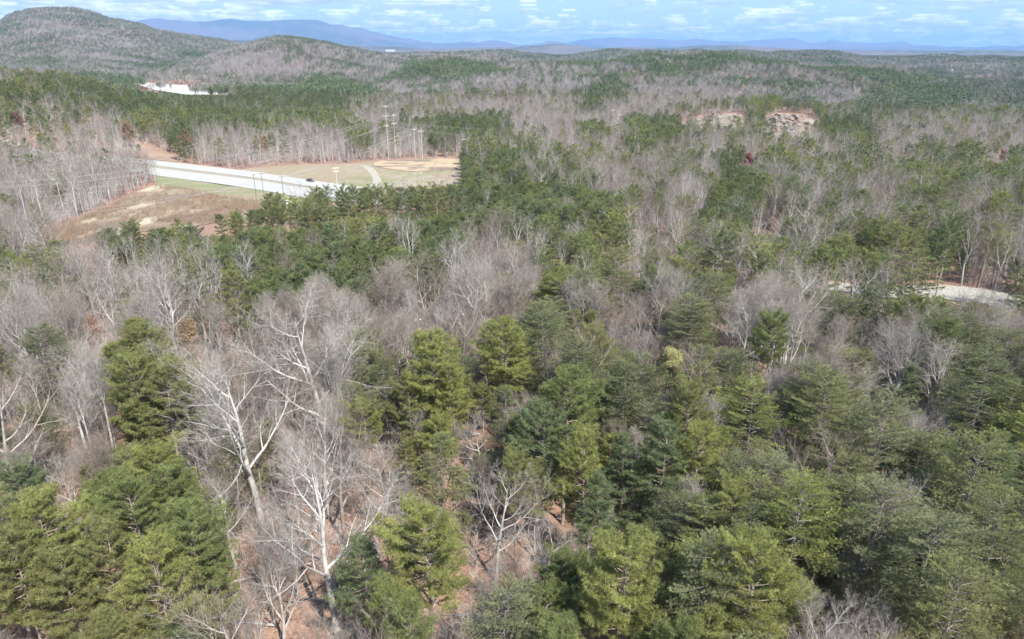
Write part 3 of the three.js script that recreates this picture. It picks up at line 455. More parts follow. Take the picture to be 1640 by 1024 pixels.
const heroPine = [                                                  // x, top y, height, kind, shape, tone, name
  [682, 812, 19, 'pine', 0, 0, 'bright yellow-green pine'], [1000, 874, 19, 'pine', 2, 0, 'big light green pine'], [1215, 880, 19, 'pine', 2, 0, 'bushy bright pine'], [205, 768, 18, 'pine', 0, 1, 'thick pine clump'], [262, 750, 17, 'pine', 1, 1, null], [300, 815, 18, 'pine', 4, 1, null], [170, 838, 17, 'pine', 1, 4, null], [338, 868, 14, 'pine', 1, 1, null], [240, 880, 18, 'pine', 0, 0, null],
  [48, 800, 19, 'pine', 0, 0, 'edge pine'], [10, 850, 18, 'pine', 4, 4, null], [90, 880, 16, 'pine', 1, 4, null], [212, 582, 19, 'pine', 2, 4, 'round olive pine'], [258, 590, 19, 'pine', 0, 4, null], [225, 640, 15, 'pine', 1, 4, null],
  [908, 600, 21, 'pine', 0, 1, 'tall rich-green pine'], [940, 690, 18, 'pine', 1, 0, null], [872, 652, 18, 'pine', 4, 3, null], [962, 752, 16, 'pine', 3, 3, null], [1068, 676, 18, 'pine', 1, 3, 'slim blue-green pine'], [1002, 690, 16, 'pine', 3, 3, null], [1108, 622, 18, 'pine', 2, 4, 'flat-topped olive pine'], [1120, 690, 17, 'pine', 0, 0, null],
  [692, 538, 20, 'pine', 4, 0, 'ragged yellow-green pine'], [720, 585, 17, 'pine', 1, 0, null], [655, 600, 15, 'pine', 1, 4, null], [826, 736, 14, 'pine', 2, 4, 'squat olive pine'], [858, 756, 12, 'pine', 2, 4, null], [700, 690, 16, 'feather', 3, 1, 'narrow cone-shaped pine'], [810, 516, 20, 'pine', 4, 0, 'vivid tufted pine'],
  [1525, 356, 21, 'pine', 2, 2, 'domed dark pine'], [1475, 398, 20, 'feather', 0, 1, 'rounded feathery pine'], [1240, 506, 17, 'pine', 2, 1, 'vivid round pine'], [1330, 404, 18, 'pine', 2, 1, null], [1462, 582, 14, 'pine', 3, 3, 'small blue-green pine'], [1160, 376, 18, 'pine', 2, 2, null], [290, 196, 22, 'pine', 3, 2, 'dark conical tree'], [600, 300, 17, 'pine', 2, 2, null], [568, 302, 17, 'pine', 0, 2, null], [515, 308, 17, 'pine', 1, 2, null],
  ...[[540, 307], [585, 306], [627, 303], [652, 305], [682, 303], [704, 301], [728, 298], [492, 319], [440, 332], [470, 327], [402, 337], [378, 340], [556, 312], [612, 309], [640, 311], [668, 310], [695, 309], [522, 318], [350, 344], [548, 301], [566, 299], [583, 301], [604, 302], [622, 299], [641, 301], [660, 300], [677, 299], [698, 298], [716, 299], [738, 296], [756, 297]].map(([x, y], i) => [x, y, (i > 18 ? 15 : 12) + i * 7 % 5, 'pine', [0, 1, 4, 2][i % 4], [2, 1, 4, 2, 3][i % 5], null]),
  [640, 560, 15, 'feather', 3, 3, null], [612, 570, 16, 'feather', 1, 3, null], [870, 500, 20, 'feather', 0, 3, null], [930, 540, 20, 'feather', 2, 3, null], [1000, 580, 19, 'feather', 1, 3, 'layered dusky pine'], [1210, 610, 19, 'feather', 0, 2, 'lime-tinted plumed pine'], [1330, 590, 20, 'feather', 0, 1, null], [1420, 640, 20, 'feather', 2, 0, null], [1290, 760, 20, 'feather', 0, 2, 'sweeping bright plumed pine'], [1500, 820, 20, 'feather', 2, 0, 'large grey plumed pine'], [1590, 560, 20, 'feather', 0, 3, null], [1570, 700, 20, 'feather', 2, 1, null], [1150, 860, 19, 'feather', 0, 0, null], [1420, 770, 20, 'feather', 0, 0, null], [1200, 800, 18, 'feather', 1, 3, null], [1545, 900, 20, 'feather', 0, 1, null], [1620, 800, 20, 'feather', 2, 3, null],
];
const R = rng(77);
const MARKS = [];                                                   // trees and places other labels can refer to
for (const [x, yb, yt, sh, tone, name] of heroBare) {
  const g = ground(x, yb); if (!g) continue; const dist = Math.hypot(g.x, g.z), [, b, c] = rayOf(x, yt), h = EYE + b * (g.z / c) - g.y, shape = sh;
  const t = { kind: 'bare', shape, x: g.x, y: g.y, z: g.z, s: clamp(h / SHAPES.bare[0][shape].height, 0.5, 1.35), turn: R() * 6.28, tone, d: dist, hero: true, name }; claim(t, 3.2);
}
for (const [x, yt, h, kind, shape, tone, name] of heroPine) {
  const g = ground(x, yt, h); if (!g) continue;
  claim({ kind, shape, x: g.x, y: g.y, z: g.z, s: h / SHAPES[kind][0][shape].height, turn: R() * 6.28, tone, d: Math.hypot(g.x, g.z), hero: true, name }, 3.6);
}
// leaf-bearing trees: foot, top, leaf colour, share, what it is called
const LEAFY = [[1182, 702, 628, [0.42, 0.17, 0.13], 0.8, 'red-leaved tree', 'slender tree with red leaves among pines'], [1072, 650, 556, [0.47, 0.47, 0.20], 0.8, 'yellow-budded tree', 'bare tree hazed with yellow buds'], [312, 590, 516, [0.46, 0.34, 0.22], 0.4, 'orange-leaved sapling', 'sapling with pale orange leaves by the tall white oak'],
  [205, 238, 192, [0.40, 0.28, 0.19], 0.6, 'rust-leaved tree', 'rust-leaved tree beyond the highway wood'], [425, 258, 218, [0.40, 0.31, 0.2], 0.6, 'tan-leaved tree', 'tan-leaved tree at the wood edge beyond the highway'], [32, 218, 178, [0.26, 0.14, 0.125], 0.6, 'maroon-leaved tree', 'maroon-leaved tree on the wooded ridge'], [1198, 275, 244, [0.38, 0.19, 0.17], 0.5, 'crimson-budded tree', 'crimson-budded tree among grey crowns'],
  [1235, 385, 350, [0.42, 0.24, 0.15], 0.6, 'copper-leaved tree', 'copper-leaved tree among bare trees'], [365, 570, 510, [0.34, 0.21, 0.18], 0.35, 'red-tipped sapling', 'red-tipped sapling among pale trees'], [1600, 268, 240, [0.42, 0.17, 0.15], 0.7, 'dull red tree', 'dull red budding tree in the grey wood'], [250, 1020, 965, [0.55, 0.30, 0.18], 0.7, 'orange-leaved bush tree', 'low orange-leaved tree before the pine clump'], [45, 990, 930, [0.54, 0.24, 0.14], 0.7, 'rusty bush tree', 'low rust-leaved tree before the edge pine'], [150, 560, 505, [0.50, 0.31, 0.22], 0.5, 'peach-tinted sapling', 'peach-tinted sapling among pale bare trees'], [298, 245, 205, [0.44, 0.24, 0.19], 0.6, 'dull rust tree', 'dull rust tree beside the dark conical tree']];
for (const [x, yb, yt, col, share, short, label] of LEAFY) {
  const g = ground(x, yb); if (!g) continue; const [, b, c] = rayOf(x, yt), h = clamp(EYE + b * (g.z / c) - g.y, 4, 22), d = Math.hypot(g.x, g.z);
  const s = bareTree(300 + x, { height: h, radius: h * 0.011, fork: 0.22, open: 0.55, limbs: 8, reach: 0.36, rise: 0.13, detail: d < 150 ? 0 : 1, leaf: [col, share] }), o = base('leafy_tree', g);
  put('trunk', s.trunk.geo(), toneMat.bare[1], o); for (const l of s.limbs) put('limb', l.geo(), toneMat.bare[1], o); put('twigs', s.crown.geo(), toneMat.bare[1], o); put('crown', s.leaves.geo(), plainLeaf, o);
  tag(o, label, 'tree', 'trees that hold coloured leaves'); claimSpot(g.x, g.z, 2.5); MARKS.push(['the ' + short, g.x, g.z]); triangles += s.trunk.tris + s.crown.tris + s.leaves.tris;
}
function claimSpot(x, z, rad) { const k = cellOf(x, z); if (!SPOT.has(k)) SPOT.set(k, []); SPOT.get(k).push([x, z, rad]); }
for (const t of TREES) if (t.name) MARKS.push(['the ' + t.name, t.x, t.z]);
for (const [n, x, y] of [['the white gravel road', 1560, 475], ['the orange soil patch', 975, 416], ['the meadow', 670, 285], ['the brown hillside field', 250, 340], ['the highway', 330, 290], ['the pale clearing', 1045, 388], ['the tall pole pair', 628, 256]]) { const g = ground(x, y); MARKS.push([n, g.x, g.z]); }

const PROTECT = [];                                                 // a nearer tree does not grow so tall that it hides one of the trees seen singly
for (const t of TREES) { const h = SHAPES[t.kind][0][t.shape].height * t.s, a = toPx(t.x, t.y + h, t.z), b = toPx(t.x, t.y, t.z); PROTECT.push(t.kind === 'bare' ? { x: a[0], w: 7, y0: a[1], y1: lerp(a[1], b[1], t.d < 75 ? 0.85 : 0.55), d: t.d } : { x: a[0], w: 1.6 * F / a[2], y0: a[1], y1: lerp(a[1], b[1], 0.5), d: t.d }); }
for (const [x, yb, yt] of LEAFY) { const g = ground(x, yb); PROTECT.push({ x, w: 10, y0: yt, y1: yb - 6, d: Math.hypot(g.x, g.z) }); }

// the wood: one cell of ground after another, out to 950 m
const SHRUBS = [];
for (let ring = 0; ring < 3; ring++) {
  const [d0, d1, cell] = [[24, 170, 2.9], [170, 420, 3.2], [420, 950, 4.1]][ring];
  for (let X = -d1; X <= d1; X += cell) for (let Z = -d1; Z < -10; Z += cell) {
    const x = X + (R() - 0.5) * cell, z = Z + (R() - 0.5) * cell, d = Math.hypot(x, z), q1 = R(), q2 = R(), q3 = R(), q4 = R(), q5 = R();
    if (d < d0 || d >= d1 || Math.abs(x) > -z * 0.83 + 14) continue;
    const y = H(x, z), gp = toPx(x, y, z), cp = toPx(x, y + 12.5, z);
    if (gp[0] < -120 || gp[0] > 1760 || cp[1] > 1180) continue;
    if (inClear(gp[0], gp[1], 1.5)) continue;
    const code = typeAt(cp[0] + (vn(x / 9, z / 9, 3) - 0.5) * 26, cp[1] + (vn(x / 9, z / 9, 4) - 0.5) * 20), mix = MIX[code];
    if (q1 > mix[0]) continue;
    const kind = q2 < mix[1] ? 'pine' : q2 < mix[1] + mix[2] ? 'feather' : 'bare';
    const tall = kind === 'bare' ? 0 : 1; let shape, tone, s;
    if (kind === 'bare') { shape = code === 'b' ? [3, 4, 4, 4, 2, 0][Math.floor(q3 * 6)] : [1, 2, 3, 3, 4, 2, 5, 0][Math.floor(q3 * 8)]; tone = [0, 1, 1, 2, 2, 0, 3, 4, 4][Math.floor(q4 * 9)]; s = 0.60 + q5 * 0.36; if (code === 'b') s *= 0.85; }
    else if (kind === 'pine') { shape = code === 'D' ? [1, 4, 6, 1, 0, 5, 3][Math.floor(q3 * 7)] : [0, 1, 2, 4, 5, 6, 0, 2, 5, 3][Math.floor(q3 * 10)]; const n = fbm(x / 40, z / 40, 12, 2); tone = code === 'D' ? [2, 2, 1, 3, 1][Math.floor(q4 * 5)] : n > 0.56 ? [0, 1, 4][Math.floor(q4 * 3)] : [1, 4, 1, 3, 2][Math.floor(q4 * 5)]; s = (code === 'D' ? 0.52 : 0.58) + q5 * 0.32; }
    else { shape = Math.floor(q3 * 6); tone = [0, 1, 0, 2, 3, 1][Math.floor(q4 * 6)]; s = 0.62 + q5 * 0.32; }
    const rad = { bare: code === 'b' ? 1.7 : 1.3, pine: code === 'D' ? 1.45 : 1.75, feather: 2.1 }[kind] * (0.8 + 0.4 * q5);
    if (!free(x, z, rad)) continue;
    const h = SHAPES[kind][0][shape].height * s, tp = toPx(x, y + h, z), half = (kind === 'bare' ? 2.2 : 3) * s * F / tp[2]; let room = 1;
    for (let f = 0; f < 0.9 && room > 0.4; f += 0.2) { const hid = inClear(tp[0] > 1470 ? tp[0] + (f * 5 % 2 < 1 ? half : -half) * 0.7 : tp[0], lerp(tp[1], gp[1], f), 0, tp[0] > 1290 && tp[0] < 1480 && q4 < 0.35 ? [] : OPENV); if (hid && gp[1] > hid[1]) room = Math.min(room, (gp[1] - hid[1]) / (gp[1] - tp[1])); }
    for (const p of PROTECT) if (d < p.d - 2 && Math.abs(tp[0] - p.x) < p.w + half && tp[1] < p.y1 && gp[1] > p.y0) room = Math.min(room, (gp[1] - p.y1) / (gp[1] - tp[1]));
    if (room < 0.42) continue; s *= room;
    claim({ kind, shape, x, y, z, s, turn: q3 * 61 + q4 * 7, tone, d, q: q5 }, rad);
  }
}
for (let X = -260; X <= 260; X += 2.3) for (let Z = -300; Z < -22; Z += 2.3) {          // brush under the trees
  const x = X + (R() - 0.5) * 2.3, z = Z + (R() - 0.5) * 2.3, q = R(), e = R(), tn = R(); if (Math.abs(x) > -z * 0.82 + 8) continue;
  const y = H(x, z), g = toPx(x, y, z); if (g[0] < -60 || g[0] > 1700 || g[1] > 1120 || inClear(g[0], g[1], 2)) continue;
  const code = typeAt(...toPx(x, y + 7, z)); if (q < ({ B: 0.95, b: 0.9, M: 0.45, m: 0.6, P: 0.16, F: 0.12, D: 0.1 }[code] || 0) * 1.3 * smooth(0.2, 0.45, fbm(x / 11, z / 11, 15, 2))) SHRUBS.push([x, y, z, (code === 'B' ? 0.75 : 0.55) + e * 0.95, e * 40, tn]);
}
for (let X = -780; X <= 780; X += 4.6) for (let Z = -900; Z < -180; Z += 4.6) {
  const x = X + (R() - 0.5) * 4.6, z = Z + (R() - 0.5) * 4.6, d = Math.hypot(x, z), q = R(), e = R(), tn = R(); if (d < 260 || d > 900 || Math.abs(x) > -z * 0.82 + 8) continue;
  const y = H(x, z), g = toPx(x, y, z); if (g[0] < -40 || g[0] > 1680 || inClear(g[0], g[1], 2)) continue;
  const code = typeAt(...toPx(x, y + 9, z)); if (q < ({ B: 0.9, b: 0.8, M: 0.6, m: 0.8, P: 0.3, D: 0.25, F: 0.2 }[code] || 0)) SHRUBS.push([x, y, z, 1.3 + e * 1.3, e * 40, tn]);
}
for (let k = 0; k < 4600; k++) { const x = lerp(50, 452, R()), c = atX(C_FIELD, x), e = R(), tn = R(), g = ground(x, lerp(c[0], c[1], 0.08 + 0.9 * R())); if (fbm(g.x / 14, g.z / 14, 87, 3) > 0.43) SHRUBS.push([g.x, g.y, g.z, 0.25 + e * 0.5, e * 40, -tn]); }
console.log('trees', TREES.length, 'shrubs', SHRUBS.length);

// the largest 300 of each kind in view stand as single things, the others as the mass of the wood
const loD = d => d < 135 ? 0 : d < 330 ? 1 : 2;
const ORD = ['first', 'second', 'third', 'fourth', 'fifth', 'sixth', 'seventh', 'eighth', 'ninth', 'tenth', 'eleventh', 'twelfth', 'thirteenth', 'fourteenth', 'fifteenth', 'sixteenth', 'seventeenth', 'eighteenth', 'nineteenth', 'twentieth'];
for (const kind of ['bare', 'pine', 'feather']) {
  const K0 = KIND[kind], all = TREES.filter(t => t.kind === kind), seen = [], rest = [];
  for (const t of all) { const h = SHAPES[kind][0][t.shape].height * t.s, a = toPx(t.x, t.y + h * 0.75, t.z); t.size = h / a[2]; t.inView = a[0] > 6 && a[0] < 1634 && a[1] < 1010 && a[1] > 60; }
  all.sort((a, b) => (b.hero ? 1 : 0) - (a.hero ? 1 : 0) || b.size - a.size);
  for (const t of all) (seen.length < 300 && t.inView ? seen : rest).push(t);
  const used = {};
  for (const t of seen) {                                           // which one it is: colour, and its place by something one can find
    if (t.name) continue; let best = null, bd = 1e9;
    for (const m of MARKS) { const dd = Math.hypot(m[1] - t.x, m[2] - t.z); if (dd < bd) { bd = dd; best = m; } }
    const dx = t.x - best[1], dz = t.z - best[2]; t.where = Math.abs(dx) > Math.abs(dz) * 1.2 ? (dx < 0 ? 'toward the highway from' : 'toward the gravel road from') : dz < 0 ? 'beyond' : 'in front of';
    t.key = [t.tone, t.where, best[0]].join('|'); t.mark = best[0]; t.off = bd; (used[t.key] ||= []).push(t);
  }
  for (const k in used) used[k].sort((a, b) => a.off - b.off).forEach((t, i) => { t.nth = i; t.many = used[k].length; });
  for (const t of seen) {
    const lod = loD(t.d), sh = SHAPES[kind][lod][t.shape], o = base(K0.name, V(t.x, t.y, t.z), t.turn); o.scale.set(t.s * (0.88 + (t.turn * 17 % 1) * 0.26), t.s, t.s * (0.88 + (t.turn * 29 % 1) * 0.26));
    const barkM = kind === 'bare' ? toneMat.bare[t.tone] : plainBark;
    put('trunk', sh.g.trunk, barkM, o); for (const l of sh.g.limbs) put('limb', l, barkM, o); put('crown', sh.g.crown, kind === 'bare' ? barkM : toneMat[kind][t.tone], o);
    const word = TONES[kind][t.tone][0] + ' ' + K0.word;
    tag(o, t.name ? t.name + (t.kind === 'bare' ? ' with bare branches' : ' standing clear of its neighbours') : `${t.many > 1 ? ORD[t.nth] || (t.nth + 1) + 'th' : 'only'} ${word} ${t.where} ${t.mark}`, K0.cat, K0.group);
  }
  const wood = new THREE.Group(); wood.name = kind === 'bare' ? 'bare_woods' : kind === 'pine' ? 'pine_woods' : 'plumed_pine_woods'; scene.add(wood);
  tag(wood, { bare: 'mass of grey leafless wood behind and between the nearer trees', pine: 'mass of green pines behind and between the nearer trees', feather: 'mass of feathery pines behind the nearer plumed pines' }[kind], 'woods', null, 'stuff');
  const m4 = new THREE.Matrix4(), q4 = new THREE.Quaternion(), c = new THREE.Color();
  for (let lod = 0; lod < 3; lod++) SHAPES[kind][lod].forEach((sh, si) => {
    const list = rest.filter(t => t.shape === si && loD(t.d) === lod); if (!list.length) return;
    const mesh = (geo, mat, tint) => {
      const im = new THREE.InstancedMesh(geo, mat, list.length); im.name = tint ? 'crown' : 'trunk'; im.castShadow = im.receiveShadow = true; im.userData.kind = 'stuff';
      list.forEach((t, i) => { q4.setFromEuler(new THREE.Euler(0, t.turn, 0)); m4.compose(V(t.x, t.y, t.z), q4, V(t.s, t.s * (0.95 + (t.turn * 7 % 1) * 0.1), t.s)); im.setMatrixAt(i, m4); if (tint || kind === 'bare') { const k = 0.9 + 0.2 * (t.turn * 13 % 1), T = TONES[kind][t.tone][1]; im.setColorAt(i, c.setRGB(T[0] * k, T[1] * k, T[2] * k)); } });
      wood.add(im);
    };
    mesh(sh.g.limbs.length ? (sh.wood ||= mergeGeometries([sh.g.trunk, ...sh.g.limbs])) : sh.g.trunk, plainBark, false); mesh(sh.g.crown, kind === 'bare' ? plainBark : plainLeaf, true);
  });
  console.log(kind, all.length, 'single', seen.length);
}
{ // undergrowth
  const grp = new THREE.Group(); grp.name = 'undergrowth'; scene.add(grp); tag(grp, 'thin leafless brush growing under the bare trees', 'undergrowth', null, 'stuff');
  for (let v = 0; v < 4; v++) {
    const geo = shrub(500 + v, 2.2 + v * 0.7, 0).geo(), list = SHRUBS.filter((_, i) => i % 4 === v), im = new THREE.InstancedMesh(geo, M.bark, list.length), m4 = new THREE.Matrix4(), q = new THREE.Quaternion(), c = new THREE.Color();
    list.forEach((s, i) => { q.setFromEuler(new THREE.Euler(0, s[4], 0)); im.setMatrixAt(i, m4.compose(V(s[0], s[1], s[2]), q, V(s[3], s[3], s[3]))); const k = 0.8 + Math.abs(s[5]) * 0.4, red = s[5] < 0.3; im.setColorAt(i, s[5] < 0 ? c.setRGB(0.30 * k, 0.215 * k, 0.15 * k) : red ? c.setRGB(0.44 * k, 0.36 * k, 0.32 * k) : c.setRGB(0.48 * k, 0.45 * k, 0.425 * k)); });
    im.name = 'brush'; im.castShadow = im.receiveShadow = true; im.userData.kind = 'stuff'; grp.add(im);
  }
}
{ // dead wood on the leaf litter
  const G = new GB(), r = rng(55); G.tube([V(-0.5, 0, 0), V(-0.15, 0.02, 0.03), V(0.2, 0.01, -0.02), V(0.5, 0.03, 0.02)], [0.034, 0.03, 0.022, 0.012], 6, [1, 1, 1], true); for (let k = 0; k < 5; k++) G.spike(V(-0.1 + k * 0.11, 0.02, 0), V(0.6, 0.25 + r() * 0.3, (k % 2 ? 1 : -1) * (0.4 + r() * 0.4)).normalize(), 0.16 + r() * 0.12, 0.014, [0.9, 0.9, 0.9], r);
  const list = []; for (let k = 0; k < 6000 && list.length < 700; k++) { const d = 30 + 110 * r(), a = (r() - 0.5) * 1.35, x = d * Math.sin(a), z = -d * Math.cos(a), y = H(x, z), code = typeAt(...toPx(x, y + 4, z)); if (code === 'b' || code === 'B' || r() < 0.2) list.push([x, y, z]); }
  const im = new THREE.InstancedMesh(G.geo(), M.bark, list.length), m4 = new THREE.Matrix4(), q = new THREE.Quaternion(), c = new THREE.Color();
  list.forEach(([x, y, z], i) => { const L = r() < 0.12 ? 6 + r() * 6 : 1.5 + r() * 3, t = 0.20 + r() * 0.22; q.setFromEuler(new THREE.Euler(0, r() * 6.28, (r() - 0.5) * 0.1)); im.setMatrixAt(i, m4.compose(V(x, y + 0.04 * L * 0.42, z), q, V(L, L * 0.42, L * 0.42))); im.setColorAt(i, c.setRGB(t, t * 0.93, t * 0.86)); });
  im.name = 'fallen_branches'; im.castShadow = im.receiveShadow = true; scene.add(im); tag(im, 'fallen grey branches and logs lying on the leaf litter', 'dead wood', null, 'stuff');
}
// ---------------------------------------------------------------- the woods on the hills: plots of small trees, 950 m to 7.2 km
{
  const grp = new THREE.Group(); grp.name = 'distant_woods'; scene.add(grp); tag(grp, 'far mixed woods covering the valleys and hills up to the horizon', 'woods', null, 'stuff');
  const plot = (seed, size, pines, coarse) => {
    const r = rng(seed), G = new GB(), n = Math.round(size * size / 17);
    for (let k = 0; k < n; k++) {
      const x = (r() - 0.5) * size * 1.08, z = (r() - 0.5) * size * 1.08, h = 12 + r() * 8, w = 2.2 + r() * 1.8;
      if (r() < pines) { const t = 0.75 + r() * 0.55, c = [0.072 * t, 0.098 * t, 0.040 * t]; const m = coarse ? 18 : 46; for (let q = 0; q < m; q++) { const e = unit(r), u = Math.pow(r(), 0.33), p = V(x + e.x * w * u, h * 0.72 + e.y * h * 0.26 * u, z + e.z * w * u), k2 = 0.75 + r() * 0.5; const d = unit(r); d.y += 0.5; d.normalize(); G.spike(p, d, coarse ? 2.6 : 1.6, coarse ? 1.5 : 0.95, [c[0] * k2, c[1] * k2, c[2] * k2], r); } }
      else { const t = 0.75 + r() * 0.5, c = [0.225 * t, 0.206 * t, 0.20 * t], m = coarse ? 12 : 30; G.spike(V(x, 0, z), V((r() - 0.5) * 0.1, 1, (r() - 0.5) * 0.1).normalize(), h * 0.95, 0.42, [0.30 * t, 0.278 * t, 0.262 * t], r); for (let q = 0; q < m; q++) { const a = r() * 6.28, e = V(Math.cos(a) * 0.6, 0.75 + r() * 0.4, Math.sin(a) * 0.6).normalize(), k2 = 0.8 + r() * 0.4; G.spike(V(x, h * (0.32 + r() * 0.38), z).addScaledVector(e, r() * 1.6), e, h * (0.22 + r() * 0.18), coarse ? 0.42 : 0.2, [c[0] * k2, c[1] * k2, c[2] * k2], r); } }
    }
    return G;
  };
  const sets = [[950, 2300, 26, 0], [2300, 7200, 52, 1]], m4 = new THREE.Matrix4(), c = new THREE.Color(), r = rng(991);
  for (const [d0, d1, size, coarse] of sets) {
    const shares = [0.06, 0.24, 0.52, 0.9], geos = shares.map((p, i) => [0, 1].map(v => plot(700 + i * 10 + v + coarse * 100, size, p, coarse))), lists = geos.map(g => g.map(() => []));
    for (let X = -d1; X < d1; X += size) for (let Z = -d1; Z < 0; Z += size) {
      const x = X + (r() - 0.5) * size * 0.3, z = Z + (r() - 0.5) * size * 0.3, d = Math.hypot(x, z), j = r(), v = r() < 0.5 ? 0 : 1, turn = r(), tint = r(); if (d < d0 || d > d1 || Math.abs(x) > -z * 0.83 + 60) continue;
      const y = H(x, z), p = toPx(x, y + 12, z), g = toPx(x, y, z); if (inClear(g[0], g[1], d < 2000 ? 1.2 : 0) || (d < 1300 && inClear(toPx(x, y + 16, z)[0], toPx(x, y + 16, z)[1], 5, OPENV))) continue;
      const crest = Math.abs(d - 1330) < 60 && p[0] > 900 && p[0] < 1480 && vn(x / 45, z / 45, 77) > 0.35, code = crest ? 'P' : d < 2000 ? typeAt(p[0] + (vn(x / 60, z / 60, 3) - 0.5) * 40, p[1]) : 'm', n = fbm(x / 420, z / 420, 14, 2) * 0.45 + fbm(x / 80, z / 80, 18, 2) * 0.55;
      let s = { B: 0, b: 0, m: n > 0.67 ? 3 : n > 0.60 ? 2 : n > 0.43 ? 1 : 0, M: n > 0.55 ? 3 : n > 0.42 ? 2 : 1, P: n > 0.4 ? 3 : 2, D: 3, F: 3, '.': 1 }[code]; if (code === 'B' && n > 0.56) s = 1;
      const gx = (H(x + 12, z) - H(x - 12, z)) / 24, gz = (H(x, z + 12) - H(x, z - 12)) / 24, q = Math.floor(turn * 4) * Math.PI / 2, cs = Math.cos(q), sn = Math.sin(q);
      m4.set(cs, 0, sn, x, gx * cs - gz * sn, 1, gx * sn + gz * cs, y, -sn, 0, cs, z, 0, 0, 0, 1); lists[s][v].push([m4.clone(), 0.85 + tint * 0.3]);
    }
    lists.forEach((row, i) => row.forEach((list, v) => { if (!list.length) return; const im = new THREE.InstancedMesh(geos[i][v].geo(), M.bark, list.length); im.name = 'plot'; list.forEach(([m, t], k) => { im.setMatrixAt(k, m); im.setColorAt(k, c.setRGB(t, t, t)); }); im.userData.kind = 'stuff'; grp.add(im); triangles += geos[i][v].tris; }));
    console.log('plots', lists.flat().map(l => l.length).join(' '));
  }
}

// ---------------------------------------------------------------- rock cuts on the hill
function rockCut(cols, label, cA, cB, seed) {
  const nu = 70, nv = 26, P = [], C = [], I = [], x0 = cols[0][0], x1 = cols[cols.length - 1][0];
  for (let i = 0; i <= nu; i++) {
    const x = lerp(x0, x1, i / nu), [t, b] = atX(cols, x), B = ground(x, b), [ra, rb, rc] = rayOf(x, t), L = Math.hypot(ra, rc);
    const d1 = Math.hypot(B.x, B.z), d2 = d1 + 26, top = V(ra * d2 / L, EYE + rb * d2 / L, rc * d2 / L);
    for (let j = 0; j <= nv; j++) {
      const s = j / nv, ledge = (Math.floor(s * 7 + vn(i * 0.12, 3, seed) * 1.2) + smooth(0.2, 0.8, (s * 7 + vn(i * 0.12, 3, seed) * 1.2) % 1)) / 7.6, p = B.clone().lerp(top, s); p.y = lerp(B.y - 1, top.y, clamp(ledge)); const n = fbm(i * 0.35, j * 0.5, seed, 3) - 0.5; p.z += n * 6; p.x += (fbm(i * 0.3, j * 0.4, seed + 9, 2) - 0.5) * 4; p.y += n * 1.2;
      P.push(p.x, p.y, p.z); const k = fbm(i * 0.10, j * 0.7, seed + 5, 4), m = mixc(cA, cB, smooth(0.4, 0.6, k)); const g = 0.9 + hash(i, j, seed) * 0.2; C.push(m[0] * g, m[1] * g, m[2] * g);
    }
  }
  for (let i = 0; i < nu; i++) for (let j = 0; j < nv; j++) { const a = i * (nv + 1) + j, b = a + 1, c = a + nv + 1, d = c + 1; I.push(a, c, b, b, c, d); }
  let g = new THREE.BufferGeometry(); g.setAttribute('position', new THREE.Float32BufferAttribute(P, 3)); g.setAttribute('color', new THREE.Float32BufferAttribute(C, 3)); g.setIndex(I); g.computeVertexNormals();
  tag(put('rock_cut', g, M.rock), label, 'rock face', null, 'structure');
}
rockCut([[1216, 205, 209], [1226, 190, 210], [1245, 181, 212], [1280, 181, 215], [1302, 188, 216], [1316, 208, 215]], 'terraced rust and white rock cut on the hill', [0.165, 0.115, 0.082], [0.24, 0.212, 0.18], 7);
rockCut([[1078, 203, 207], [1095, 195, 207], [1115, 189, 206], [1150, 183, 204], [1185, 182, 203], [1202, 196, 202]], 'pale grey broken rock slope beside the dark clump', [0.155, 0.13, 0.105], [0.21, 0.188, 0.158], 19);

// ---------------------------------------------------------------- utility poles and wires
const POLES = [];
function pole(px, top, foot, mat, arms, label, group) {
  const g = ground(px, foot), [, b, c] = rayOf(px, top), h = EYE + b * (g.z / c) - g.y, o = base('utility_pole', g, 0.5), r = 0.14;
  const G = new GB(); G.tube([V(0, -0.5, 0), V(0, h * 0.5, 0), V(0, h, 0)], [r, r * 0.85, r * 0.6], 9, [1, 1, 1], true); put('pole', G.geo(), mat, o);
  for (const a of arms) { const A = put('crossarm', new THREE.BoxGeometry(a[1], 0.16, 0.13), mat, o); A.position.set(0, h * a[0], 0.2); for (const e of [-0.46, -0.16, 0.16, 0.46]) { const I = new GB(); I.tube([V(0, 0, 0), V(0, 0.2, 0), V(0, 0.45, 0)], [0.07, 0.11, 0.05], 6, [1, 1, 1], true); const q = put('insulator', I.geo(), M.lamp, A); q.position.set(e * a[1], 0.12, 0); } }
  tag(o, label, 'utility pole', group); POLES.push([o.position, h, arms]); return g;
}
const gp = 'utility poles near the highway';
pole(622.5, 168, 256, M.wood, [[0.97, 3.6], [0.8, 3.6], [0.62, 3]], 'tallest pale utility pole with three crossarms at the meadow', gp);
pole(634, 182, 254, M.wood, [[0.96, 2.2], [0.78, 3.4]], 'tall pale utility pole beside the tallest one', gp);
pole(665, 205, 253, M.wood, [[0.95, 3]], 'pale pole nearer the tall pair, of the shorter pair', gp);
pole(676.5, 208, 255, M.wood, [[0.95, 3]], 'pale pole of the shorter pair nearer the dark pines', gp);
pole(411.5, 278, 326, M.darkPole, [[0.96, 2.4]], 'first thin dark pole on the grass verge from the brown field', gp);
pole(424, 276, 326, M.darkPole, [[0.96, 2.4]], 'second thin dark pole on the grass verge', gp);
pole(456, 281, 331, M.darkPole, [[0.96, 2.4]], 'thin dark pole behind the white pickup', gp);
pole(542, 268, 322, M.wood, [[0.97, 2.6], [0.88, 2.6]], 'grey pole rising over the pines by the near carriageway', gp);
pole(744, 222, 254, M.wood, [[0.95, 2.6]], 'grey pole at the pine edge of the meadow', gp);
